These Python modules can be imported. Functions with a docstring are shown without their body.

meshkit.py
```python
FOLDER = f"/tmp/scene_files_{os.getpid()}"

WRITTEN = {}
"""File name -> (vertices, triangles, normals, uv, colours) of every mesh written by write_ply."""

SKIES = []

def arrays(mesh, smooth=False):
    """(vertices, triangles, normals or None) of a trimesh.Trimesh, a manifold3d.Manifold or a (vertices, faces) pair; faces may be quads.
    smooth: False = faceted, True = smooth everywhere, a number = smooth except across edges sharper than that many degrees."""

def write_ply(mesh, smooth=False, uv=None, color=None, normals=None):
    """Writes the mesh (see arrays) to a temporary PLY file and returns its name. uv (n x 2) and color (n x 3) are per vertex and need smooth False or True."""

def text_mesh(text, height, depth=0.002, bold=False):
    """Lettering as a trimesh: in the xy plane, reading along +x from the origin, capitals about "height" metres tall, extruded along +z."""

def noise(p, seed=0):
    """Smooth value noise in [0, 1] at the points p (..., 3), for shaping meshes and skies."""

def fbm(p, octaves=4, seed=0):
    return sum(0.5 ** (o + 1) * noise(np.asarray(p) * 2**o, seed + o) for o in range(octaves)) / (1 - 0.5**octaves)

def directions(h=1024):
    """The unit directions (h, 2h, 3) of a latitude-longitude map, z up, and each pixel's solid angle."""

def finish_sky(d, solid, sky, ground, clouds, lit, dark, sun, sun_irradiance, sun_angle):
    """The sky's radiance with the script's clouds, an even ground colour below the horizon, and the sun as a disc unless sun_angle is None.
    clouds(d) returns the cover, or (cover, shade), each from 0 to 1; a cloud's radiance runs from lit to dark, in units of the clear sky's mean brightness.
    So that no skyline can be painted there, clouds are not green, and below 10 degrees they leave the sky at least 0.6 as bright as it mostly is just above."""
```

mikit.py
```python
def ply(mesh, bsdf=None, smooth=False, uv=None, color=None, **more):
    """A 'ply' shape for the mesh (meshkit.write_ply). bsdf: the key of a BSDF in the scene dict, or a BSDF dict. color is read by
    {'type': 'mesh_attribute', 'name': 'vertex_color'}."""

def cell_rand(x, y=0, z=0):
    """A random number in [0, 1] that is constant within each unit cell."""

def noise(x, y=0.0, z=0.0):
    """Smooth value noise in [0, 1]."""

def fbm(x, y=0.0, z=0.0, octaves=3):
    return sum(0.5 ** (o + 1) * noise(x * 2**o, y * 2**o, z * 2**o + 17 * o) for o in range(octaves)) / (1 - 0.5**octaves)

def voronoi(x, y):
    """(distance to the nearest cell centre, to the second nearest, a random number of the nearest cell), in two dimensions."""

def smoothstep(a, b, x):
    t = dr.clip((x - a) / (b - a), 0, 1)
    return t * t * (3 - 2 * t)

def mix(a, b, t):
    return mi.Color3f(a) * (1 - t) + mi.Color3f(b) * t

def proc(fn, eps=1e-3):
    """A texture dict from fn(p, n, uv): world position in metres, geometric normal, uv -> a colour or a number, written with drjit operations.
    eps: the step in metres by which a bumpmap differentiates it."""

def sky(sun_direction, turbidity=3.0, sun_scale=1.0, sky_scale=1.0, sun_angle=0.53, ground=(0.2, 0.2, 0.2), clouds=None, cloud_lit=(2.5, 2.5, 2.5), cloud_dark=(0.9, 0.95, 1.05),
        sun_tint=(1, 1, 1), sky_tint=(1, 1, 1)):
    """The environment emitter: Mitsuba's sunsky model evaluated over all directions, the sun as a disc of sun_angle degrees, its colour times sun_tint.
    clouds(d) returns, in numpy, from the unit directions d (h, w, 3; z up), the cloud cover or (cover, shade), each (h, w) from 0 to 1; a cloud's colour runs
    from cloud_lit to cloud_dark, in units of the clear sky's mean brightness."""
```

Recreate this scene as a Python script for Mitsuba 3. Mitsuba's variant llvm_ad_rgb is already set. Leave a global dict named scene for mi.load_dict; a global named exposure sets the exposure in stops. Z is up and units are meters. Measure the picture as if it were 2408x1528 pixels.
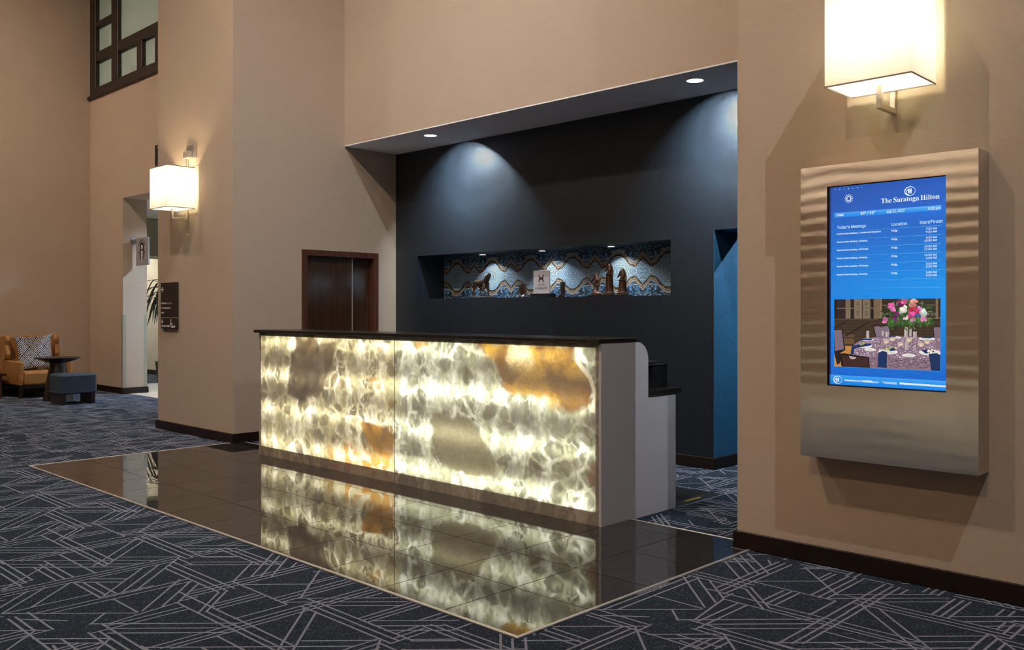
import math
import random

import drjit as dr
import manifold3d as m3
import mikit
import mitsuba as mi
import numpy as np
import trimesh
from mikit import fbm, mix, noise, ply, proc, smoothstep, voronoi
from meshkit import text_mesh
from shapely.geometry import LineString, Point, Polygon, box as sbox
from shapely.geometry.polygon import orient
from shapely.ops import unary_union

T = mi.ScalarTransform4f
scene, labels = {}, {}

# ------------------------------------------------------------------ camera, light, exposure
exposure = 0.0
CAM = (3.467, -4.349, 1.34)
FWD = (-0.6964, 0.7176, 0.0)
scene['camera'] = {
    'type': 'perspective', 'fov': 2 * math.degrees(math.atan(1204 / 2109.1)), 'fov_axis': 'x',
    'principal_point_offset_x': 0.0, 'principal_point_offset_y': 33.5 / 1528,
    'near_clip': 0.05, 'far_clip': 60.0,
    'to_world': T().look_at(origin=CAM, target=[CAM[i] + FWD[i] for i in range(3)], up=[0, 0, 1])}

WARM, NEUTRAL, COOL = (1.0, 0.79, 0.62), (1.0, 0.88, 0.78), (0.86, 0.93, 1.0)
CEILING_Z = 7.3
# high lobby downlights: position, aim, colour, intensity, cut-off, beam
LOBBY_SPOTS = [
    ((-3.6, -3.6, CEILING_Z), (-3.2, 0.9, 2.2), WARM, 40, 52, 20),
    ((-0.6, -3.8, CEILING_Z), (-1.2, 0.9, 2.4), WARM, 42, 52, 20),
    ((2.6, -8.2, CEILING_Z), (1.9, 0.2, 2.5), (1.0, 0.73, 0.46), 46, 30, 6),
    ((-7.0, -3.4, CEILING_Z), (-5.8, 0.2, 2.2), WARM, 19, 42, 12),
    ((-9.6, -2.2, CEILING_Z), (-11.8, 1.0, 0.6), WARM, 82, 62, 6),
    ((-0.9, -1.15, CEILING_Z), (-3.6, 0.3, 1.2), COOL, 60, 46, 12),
    ((4.6, -2.2, CEILING_Z), (0.6, -0.8, 0.4), COOL, 46, 46, 14),
    ((-3.0, -7.2, CEILING_Z), (-1.6, -9.0, 4.4), NEUTRAL, 210, 60, 25),
    ((0.2, -7.6, CEILING_Z), (-0.6, -7.4, 0.0), (0.92, 1.0, 0.78), 70, 40, 15),
]
RECESS_SPOTS = [(-3.681, 1.79, 40.0), (-0.46, 1.79, 40.0), (2.3, 0.48, 12.0)]
HALL_LIGHT, OFFICE_LIGHT = 60.0, 15.0
SCONCE_BULB, LED_STRIP, NICHE_SPOT = 430.0, 7.6, 2.3
SCREEN_GAIN = 0.9

# ------------------------------------------------------------------ helpers


def key_for(name):
    """The name, with _001, _002 ... where the scene or an earlier thing has it already."""
    used = set(scene) | set(labels) | HOLDERS
    if name not in used and not any(k.startswith(name + '__') for k in scene):
        return name
    i = 1
    while f'{name}_{i:03d}' in used or any(k.startswith(f'{name}_{i:03d}__') for k in scene):
        i += 1
    return f'{name}_{i:03d}'


HOLDERS = set()


def thing(name, label, category, group=None):
    k = key_for(name)
    HOLDERS.add(k)
    labels[k] = {'label': label, 'category': category}
    if group:
        labels[k]['group'] = group
    return k


def add(name, mesh, bsdf, parent=None, smooth=False, label=None, **kw):
    if isinstance(mesh, (list, tuple)) and not (len(mesh) == 2 and isinstance(mesh[0], np.ndarray)):
        mesh = trimesh.util.concatenate(mesh)
    k = f'{parent}__{name}' if parent else name
    base, i = k, 0
    while k in scene:
        i += 1
        k = f'{base}_{i:03d}'
    scene[k] = ply(mesh, bsdf, smooth, **kw)
    if label:
        labels.setdefault(k, {})['label'] = label
    return k


def struct(name, mesh, bsdf, label, parent=None, **kw):
    k = add(name, mesh, bsdf, parent, **kw)
    if not parent:
        labels[k] = {'label': label, 'kind': 'structure'}
    return k


def single(name, mesh, bsdf, label, category, group=None, **kw):
    k = add(key_for(name), mesh, bsdf, **kw)
    labels[k] = {'label': label, 'category': category}
    if group:
        labels[k]['group'] = group
    return k


def tm(man):
    m = man.to_mesh()
    return trimesh.Trimesh(m.vert_properties[:, :3], m.tri_verts, process=False)


def box(x0, x1, y0, y1, z0, z1):
    return trimesh.creation.box(bounds=[[min(x0, x1), min(y0, y1), min(z0, z1)], [max(x0, x1), max(y0, y1), max(z0, z1)]])


def mbox(x0, x1, y0, y1, z0, z1):
    return m3.Manifold.cube([x1 - x0, y1 - y0, z1 - z0]).translate([x0, y0, z0])


def cbox(x0, x1, y0, y1, z0, z1, c=0.003):
    """A box with chamfered edges."""
    p = []
    for sx, ix in ((x0, 1), (x1, -1)):
        for sy, iy in ((y0, 1), (y1, -1)):
            for sz, iz in ((z0, 1), (z1, -1)):
                p += [(sx, sy + iy * c, sz + iz * c), (sx + ix * c, sy, sz + iz * c), (sx + ix * c, sy + iy * c, sz)]
    return trimesh.convex.convex_hull(np.array(p))


def rbox(x0, x1, y0, y1, z0, z1, r=0.02, seg=12):
    s = [m3.Manifold.sphere(r, seg).translate([x, y, z]) for x in (x0 + r, x1 - r) for y in (y0 + r, y1 - r) for z in (z0 + r, z1 - r)]
    return tm(m3.Manifold.batch_hull(s))


def cyl(p0, p1, r0, r1=None, seg=20):
    p0, p1 = np.asarray(p0, float), np.asarray(p1, float)
    d = p1 - p0
    L = np.linalg.norm(d)
    m = tm(m3.Manifold.cylinder(L, r0, r0 if r1 is None else r1, seg))
    m.apply_transform(trimesh.geometry.align_vectors([0, 0, 1], d / L))
    m.apply_translation(p0)
    return m


def lathe(profile, at=(0, 0, 0), seg=32):
    m = trimesh.creation.revolve(np.array(profile, float), sections=seg)
    m.apply_translation(at)
    return m


def limbs(bones, length=0.004, smooth=8, seg=12):
    """One continuous body: hulls of spheres at both ends of each bone, joined, refined and smoothed."""
    parts = []
    for (a, ra), (b, rb) in bones:
        parts.append(m3.Manifold.batch_hull([m3.Manifold.sphere(ra, seg).translate(list(a)), m3.Manifold.sphere(rb, seg).translate(list(b))]))
    m = tm(m3.Manifold.batch_boolean(parts, m3.OpType.Add).refine_to_length(length))
    m.merge_vertices()
    trimesh.smoothing.filter_taubin(m, iterations=smooth)
    return m


def prism(poly, axis, a, b):
    """A 2-D polygon extruded along an axis: 'y' takes (x, z), 'x' takes (y, z), 'z' takes (x, y)."""
    geoms = getattr(poly, 'geoms', [poly])
    out = []
    for g in geoms:
        m = trimesh.creation.extrude_polygon(g, b - a, engine='earcut')
        v = m.vertices.copy()
        if axis == 'y':
            m.vertices = np.c_[v[:, 0], b - v[:, 2], v[:, 1]]
        elif axis == 'x':
            m.vertices = np.c_[a + v[:, 2], v[:, 0], v[:, 1]]
        else:
            m.vertices = np.c_[v[:, 0], v[:, 1], a + v[:, 2]]
        out.append(m)
    return trimesh.util.concatenate(out)


def lettering(text, x, y, z, height, depth=0.0012, bold=False, width=None):
    """Raised letters on a plane that faces -y: (x, z) is the left end of the baseline."""
    m = text_mesh(text, height, depth, bold)
    v = m.vertices.copy()
    s = 1.0 if width is None else width / np.ptp(v[:, 0])
    m.vertices = np.c_[x + v[:, 0] * s, y - v[:, 2], z + v[:, 1]]
    return m


def ref(k):
    return {'type': 'ref', 'id': k}


def lin(r, g, b):
    c = np.array([r, g, b]) / 255.0
    return [float(v) for v in np.where(c <= 0.04045, c / 12.92, ((c + 0.055) / 1.055) ** 2.4)]


def rgb(c):
    return {'type': 'rgb', 'value': [float(v) for v in c]}


def mat(name, color, rough=0.6, metallic=0.0, specular=0.5, bump=None, **kw):
    b = {'type': 'principled', 'base_color': color if isinstance(color, dict) else rgb(color), 'roughness': rough if isinstance(rough, dict) else float(rough),
         'metallic': float(metallic), 'specular': float(specular), **kw}
    if bump:
        b = {'type': 'bumpmap', 'arbitrary': bump[0], 'scale': bump[1], 'bsdf': b}
    scene[name] = {'type': 'twosided', 'bsdf': b}
    return name


def emit(c, k=1.0, weight=1.0):
    return {'type': 'area', 'radiance': rgb([v * k for v in c]), 'sampling_weight': float(weight)}


# ------------------------------------------------------------------ materials
def fabric(color, tone=0.065):
    c = mi.Color3f(*color)

    def fn(p, n, uv):
        s = p.x + p.y
        v = (1.0 - tone * 0.75) + tone * fbm(s * 5.0, p.z * 210.0, 3.1, 2) + tone * 0.6 * noise(s * 110.0, p.z * 260.0) + 0.05 * (noise(s * 0.7, p.z * 0.5, 9.0) - 0.5)
        return c * v
    return proc(fn)


mat('wall_fabric', fabric((0.47, 0.37, 0.285)), 0.85, specular=0.15)
mat('pale_fabric', fabric((0.50, 0.48, 0.43)), 0.85, specular=0.15)
mat('hall_paint', fabric((0.72, 0.68, 0.58), 0.04), 0.8, specular=0.2)
mat('dim_paint', (0.30, 0.26, 0.21), 0.85, specular=0.15)
mat('plaster_grey', (0.78, 0.79, 0.82), 0.8, specular=0.2)
mat('ceiling_white', (0.62, 0.58, 0.52), 0.9, specular=0.1)


def navy(p, n, uv):
    s = p.x + p.y
    g = noise(s * 130.0, p.z * 130.0) * 0.5 + noise(s * 300.0, p.z * 300.0, 3.0) * 0.5
    return mix((0.003, 0.0045, 0.0065), (0.010, 0.0145, 0.020), g)


def navy_bump(p, n, uv):
    s = p.x + p.y
    return noise(s * 160.0, p.z * 160.0) + 0.6 * noise(s * 330.0, p.z * 330.0, 5.0)


scene['navy_wall'] = {'type': 'twosided', 'bsdf': {'type': 'principled', 'base_color': proc(navy), 'roughness': 0.42, 'specular': 0.55, 'metallic': 0.0, 'spec_tint': 0.3}}


def blue(p, n, uv):
    g = noise((p.x + p.y) * 120.0, p.z * 120.0)
    return mix((0.020, 0.105, 0.215), (0.034, 0.150, 0.290), g)


mat('blue_wall', proc(blue), 0.6, specular=0.3)
mat('dark_wood', (0.012, 0.006, 0.0045), 0.4, specular=0.3)


def red_wood(p, n, uv):
    g = fbm((p.x + p.y) * 60.0, p.z * 2.5, 1.0, 3)
    return mix((0.045, 0.016, 0.009), (0.110, 0.040, 0.022), g)


def brown_wood(p, n, uv):
    g = fbm((p.x + p.y) * 45.0, p.z * 2.0, 4.0, 3)
    return mix((0.030, 0.014, 0.007), (0.060, 0.029, 0.014), g)


mat('red_wood', proc(red_wood), 0.35)
mat('brown_wood', proc(brown_wood), 0.16, specular=0.6)
mat('panel_wood', (0.12, 0.075, 0.05), 0.5)
mat('steel', (0.62, 0.60, 0.57), 0.28, metallic=1.0)
mat('nickel', (0.70, 0.64, 0.56), 0.4, metallic=0.8)
mat('chrome_edge', (0.86, 0.82, 0.78), 0.42, metallic=0.8)
mat('black_plastic', (0.012, 0.012, 0.013), 0.35)
mat('black_rubber', (0.012, 0.013, 0.015), 0.6)
mat('white_laminate', (0.50, 0.465, 0.48), 0.45, specular=0.4)
mat('window_wood', (0.017, 0.011, 0.009), 0.5)
mat('pale_lens', (0.8, 0.8, 0.78), 0.4)

CARPET = [tuple(float(v) for v in s.split(',')) for s in """0.52,1.052,1.5708,0.441;0.563,1.028,1.5708,0.435;0.602,1.014,1.5708,0.418;0.224,1.075,0.7854,0.415;0.26,1.572,0,0.382;0.958,0.977,1.5708,0.352;0.278,1.034,0.7854,0.35;0.052,1.157,0,0.347;
1.229,1.53,1.5708,0.338;1.005,0.995,1.5708,0.329;0.267,1.53,0,0.328;1.191,1.544,1.5708,0.328;0.272,1.491,0,0.326;0.94,1.412,0,0.325;1.496,0.959,0.7854,0.319;0.275,0.355,-0.7854,0.318;
1.154,1.557,1.5708,0.316;0.969,1.368,0,0.311;0.749,1.273,-0.7854,0.304;0.187,1.284,-0.7854,0.294;1.067,0.722,0.7854,0.292;0.255,0.325,-0.7854,0.29;0.039,1.665,0.7854,0.287;0.98,1.33,0,0.286;
0.318,0.994,0.7854,0.285;1.235,0.51,0,0.285;0.535,0.12,0,0.285;0.535,0.155,0,0.285;0.535,0.19,0,0.285;1.719,1.054,1.5708,0.271;1.718,1.597,1.5708,0.271;0.71,0.31,0.7854,0.269;0.745,0.285,0.7854,0.262;
1.76,1.084,1.5708,0.261;1.757,1.606,1.5708,0.261;0.244,1.312,-0.7854,0.26;0.162,0.779,0,0.256;0.23,0.3,-0.7854,0.255;0.017,1.108,1.5708,0.254;0.015,1.617,1.5708,0.254;0.271,1.043,0,0.254;
0.89,1.611,0.7854,0.254;1.617,0.922,0.7854,0.252;1.37,1.202,0,0.25;0.095,1.204,0,0.25;1.402,1.46,0,0.248;0.858,1.652,0.7854,0.244;0.12,0.32,1.5708,0.24;0.008,1.713,0.7854,0.239;1.545,0.77,0,0.239;
0.785,1.745,0,0.236;1.5,1.122,0,0.234;0.194,1.126,0,0.234;0.826,1.785,0,0.234;0.768,1.175,-0.7854,0.233;1.103,1.126,-0.7854,0.233;0.763,1.091,-0.7854,0.231;0.332,0.78,-0.7854,0.228;
1.556,0.939,0.7854,0.227;0.754,1.709,0,0.225;1.464,1.708,-0.7854,0.221;0.155,0.3,1.5708,0.22;0.405,0.42,0,0.215;0.405,0.46,0,0.215;0.305,0.94,0,0.212;1.391,0.902,1.5708,0.211;0.993,1.723,-0.7854,0.225;
1.573,1.661,1.5708,0.209;1.533,1.665,1.5708,0.208;1.608,1.664,1.5708,0.206;0.244,0.742,0,0.204;0.19,0.28,1.5708,0.2;0.62,0.385,1.5708,0.195;0.66,0.385,1.5708,0.195;1.092,0.448,0.7854,0.194;
0.724,0.647,-0.7854,0.19;0.336,0.898,0,0.188;1.049,1.735,-0.7854,0.188;1.228,0.399,1.5708,0.188;1.136,1.185,-0.7854,0.187;0.464,1.731,0.7854,0.186;0.728,0.764,-0.7854,0.186;1.572,0.727,0,0.185;
1.52,0.265,1.5708,0.185;1.56,0.265,1.5708,0.185;1.154,0.321,1.5708,0.182;0.142,1.694,0.7854,0.178;1.344,1.58,0.7854,0.171;1.548,0.688,0,0.171;1.347,0.949,1.5708,0.17;1.297,0.954,-1.4001,0.167;
1.193,0.344,1.5708,0.167;0.356,0.858,0,0.165;0.771,0.905,0,0.163;1.036,1.586,-0.7854,0.163;0.835,0.285,-0.7854,0.163;0.334,0.704,0,0.159;1.083,1.776,-0.7854,0.193;1.396,0.614,0.7854,0.155;
0.333,1.726,1.5708,0.151;0.265,1.724,1.5708,0.149;0.301,1.727,1.5708,0.149;0.424,1.363,0.7854,0.149;1.372,1.223,-0.7854,0.147;1.38,1.258,-0.7854,0.146;0.568,1.667,0.7854,0.142;1.169,1.225,-0.7854,0.142;
1.074,0.6,0,0.154;0.498,1.676,0.7854,0.139;0.855,0.335,-0.7854,0.134;1.395,0.135,0.7854,0.134;1.655,0.265,-0.7854,0.134;0.859,0.764,1.5708,0.132;0.785,0.938,0,0.132;1.285,0.446,-0.7854,0.131;
1.137,0.94,0,0.13;1.39,0.12,0,0.13;1.39,0.16,0,0.13;1.655,1.326,1.5708,0.129;0.94,1.029,1.5708,0.126;1.481,1.325,1.5708,0.124;1.066,0.541,0,0.121;1.448,0.595,0.7854,0.121;1.685,0.295,-0.7854,0.12;
0.808,0.982,0,0.12;0.679,0.616,-0.7854,0.119;0.688,0.991,0.7854,0.118;1.443,1.328,1.5708,0.118;0.38,0.305,1.5708,0.115;1.04,0.17,0.7854,0.113;1.375,0.155,0.7854,0.106;1.08,0.615,0.6823,0.103;
1.052,0.242,0,0.103;0.6,1.592,1.5708,0.102;1.476,0.584,0,0.1;1.052,0.282,0,0.099;1.408,1.34,1.5708,0.098;1.057,0.203,0,0.098;0.702,1.63,0.7854,0.091;0.67,1.051,0.7854,0.091;0.692,1.644,0.7854,0.089;
1.571,0.661,-0.7854,0.086;0.06,0.21,0.7854,0.085;0.06,0.26,0.7854,0.085;0.56,0.52,0.7854,0.085;0.563,1.613,1.5708,0.08;1.47,1.79,1.5708,0.078;1.533,0.595,1.5708,0.078;0.65,1.46,0,0.076;
1.473,0.534,1.5708,0.076;1.675,0.1,0,0.075;0.42,0.704,1.5708,0.073;0.33,0.51,-0.7854,0.071;1.442,0.012,1.5708,0.067;0.473,0.014,1.5708,0.066;1.231,0.78,-0.7854,0.065;0.885,0.3,0,0.065;
1.5,0.571,1.5708,0.063;0.528,1.633,1.5708,0.062;0.454,0.681,-1.4708,0.061;0.863,0.574,1.5708,0.059;1.474,0.529,-0.1166,0.054;0.055,0.02,1.5708,0.051;1.568,0.61,1.5708,0.05;0.494,0.658,1.5708,0.048;
0.515,0.037,1.5708,0.046;0.664,0.029,1.5708,0.046;1.257,1.185,1.5708,0.041;1.122,0.039,-0.9058,0.04""".replace('\n', '').split(';')]
CPX, CPY = 1.775, 1.793


def carpet(p, n, uv):
    best = mi.Float(9.0)
    for mx, my, an, half in CARPET:
        dx, dy = p.x - mx, p.y - my
        dx = dx - CPX * dr.round(dx / CPX)
        dy = dy - CPY * dr.round(dy / CPY)
        c, s = math.cos(an), math.sin(an)
        along = dr.maximum(dr.abs(dx * c + dy * s) - half, 0.0)
        across = dy * c - dx * s
        best = dr.minimum(best, along * along + across * across)
    wob = 0.0006 * (noise(p.x * 160.0, p.y * 160.0) - 0.5)
    line = 1.0 - smoothstep(0.0046, 0.0062, dr.sqrt(best) + wob)
    pile = noise(p.x * 420.0, p.y * 420.0)
    fleck = smoothstep(0.74, 0.86, noise(p.x * 210.0, p.y * 210.0, 7.0))
    ground = mix((0.010, 0.015, 0.024), (0.021, 0.029, 0.043), pile)
    ground = mix(ground, (0.095, 0.12, 0.16), fleck * 0.75)
    return mix(ground, mi.Color3f(0.20, 0.205, 0.25) * (0.82 + 0.3 * pile), line)


mat('carpet', proc(carpet), 0.95, specular=0.1)
mat('cream_tile', (0.58, 0.52, 0.43), 0.3)
mat('grout', (0.055, 0.050, 0.045), 0.7)


def granite_fn(tone, seed):
    def fn(p, n, uv):
        a = fbm(p.x * 60.0, p.y * 60.0 + seed, p.z * 60.0, 3)
        b = smoothstep(0.66, 0.80, noise(p.x * 190.0, p.y * 190.0, p.z * 190.0 + seed))
        return (mi.Color3f(0.020, 0.0175, 0.0165) * (0.5 + 1.0 * a) + mi.Color3f(0.012, 0.011, 0.0105) * b) * tone
    return fn


for i, tone in enumerate((0.85, 1.0, 1.2)):
    scene[f'granite_{"abc"[i]}'] = {'type': 'plastic', 'int_ior': 1.9, 'nonlinear': False, 'diffuse_reflectance': proc(granite_fn(tone, 3.7 * i))}
scene['granite_top'] = {'type': 'roughplastic', 'distribution': 'ggx', 'alpha': 0.05, 'int_ior': 1.6, 'diffuse_reflectance': proc(granite_fn(0.9, 11.0))}
GRANITES = ['granite_a', 'granite_b', 'granite_c']


# ------------------------------------------------------------------ onyx
def inside(x, z, pts):
    """Signed distance to a polygon, negative inside."""
    d = mi.Float(9.0)
    s = mi.Bool(False)
    for i in range(len(pts)):
        (ax, az), (bx, bz) = pts[i], pts[i - 1]
        ex, ez = bx - ax, bz - az
        wx, wz = x - ax, z - az
        t = dr.clip((wx * ex + wz * ez) / (ex * ex + ez * ez), 0.0, 1.0)
        d = dr.minimum(d, dr.square(wx - ex * t) + dr.square(wz - ez * t))
        if az != bz:
            cond = ((z < az) != (z < bz)) & (x < ex * (z - az) / ez + ax)
            s = s ^ cond
    d = dr.sqrt(d)
    return dr.select(s, -d, d)


BROWN = [(-3.518, .923), (-3.42, .99), (-3.44, 1.09), (-3.2, 1.10), (-3.05, 1.06), (-2.782, 1.1), (-2.768, 1.067), (-2.869, .829), (-2.972, .756), (-2.972, .654), (-3.107, .602), (-3.246, .532), (-3.372, .558), (-3.534, .574), (-3.534, .761)]
AMBER = [(-2.449, .412), (-2.25, .453), (-2.085, .436), (-2.028, .318), (-2.035, .239), (-2.135, .173), (-2.263, .206), (-2.408, .311)]
GOLD = [(-1.103, 1.095), (-.77, 1.12), (-.552, 1.12), (-.192, 1.12), (-.139, .994), (-.054, .884), (-.065, .737), (-.107, .715), (-.203, .702), (-.29, .686), (-.471, .749), (-.564, .768), (-.708, .785), (-.844, .821), (-.882, .926), (-.985, .994), (-1.09, 1.036)]
GREY = [(-1.566, .546), (-1.294, .578), (-1.117, .529), (-.985, .359), (-.921, .33), (-.857, .203), (-1.144, .184), (-1.392, .21), (-1.595, .253), (-1.566, .411)]
VEIN = [(-.181, 1.1), (-.176, 1.017), (-.075, .923), (-.034, .82), (-.054, .721)]
# centre, radii, strength, colour
SPOTS = [(-3.107, .985, .07, .028, .9, (.03, .025, .02)), (-3.19, .955, .03, .02, .6, (.04, .03, .02)), (-3.412, .75, .03, .012, .9, (.03, .025, .02)),
         (-3.752, .90, .17, .085, .62, (.24, .20, .11)), (-3.752, .605, .19, .10, .66, (.24, .20, .11)), (-3.75, .40, .2, .05, .35, (.3, .3, .2)),
         (-2.276, .801, .07, .022, .8, (.65, .36, .08)), (-2.199, .734, .05, .03, .7, (.6, .3, .05)), (-2.091, .912, .09, .035, .5, (.35, .27, .1)),
         (-2.085, .616, .05, .032, .8, (.35, .22, .06)), (-1.699, 1.072, .085, .06, .85, (.62, .38, .06)), (-3.199, 1.045, .08, .045, .8, (.75, .4, .08)),
         (-3.047, .245, .10, .06, .7, (.16, .14, .09)), (-3.077, .399, .055, .05, .7, (.2, .19, .13)), (-1.888, .875, .07, .05, .6, (.3, .32, .25)),
         (-1.9, .606, .06, .085, .7, (.24, .22, .14)), (-1.676, .601, .085, .06, .7, (.26, .26, .2)), (-1.804, .318, .07, .05, .7, (.26, .26, .2)),
         (-2.503, .903, .1, .06, .5, (.34, .32, .22)), (-1.97, .986, .035, .04, .8, (.14, .12, .06)), (-2.669, .36, .13, .07, .55, (.28, .25, .15)),
         (-2.898, .60, .05, .08, .55, (.3, .3, .22)), (-.117, .839, .05, .075, .8, (.17, .07, .03)), (-.055, .30, .05, .045, .8, (.3, .10, .04)),
         (-.04, .26, .04, .03, .7, (.22, .12, .06)), (-.50, .27, .05, .045, .8, (.16, .13, .08)), (-.55, .31, .03, .035, .8, (.14, .12, .08)),
         (-.374, .24, .035, .03, .7, (.3, .22, .1)), (-1.037, .928, .075, .065, .7, (.26, .25, .17)), (-1.435, .939, .075, .042, .6, (.3, .32, .25)),
         (-1.27, .945, .05, .045, .5, (.3, .32, .25)), (-.733, .272, .075, .06, .65, (.3, .31, .25)), (-.69, .64, .10, .06, .65, (.3, .31, .26)),
         (-.857, .57, .07, .045, .65, (.28, .28, .22)), (-.95, .654, .09, .05, .55, (.34, .34, .26)), (-.612, .574, .10, .06, .65, (.3, .31, .26)),
         (-.357, .60, .14, .06, .45, (.38, .40, .33)), (-.086, .637, .045, .03, .6, (.22, .16, .12)), (-.25, .385, .07, .03, .5, (.3, .26, .18)), (-1.50, .56, .06, .035, .7, (.2, .16, .09))]


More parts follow.
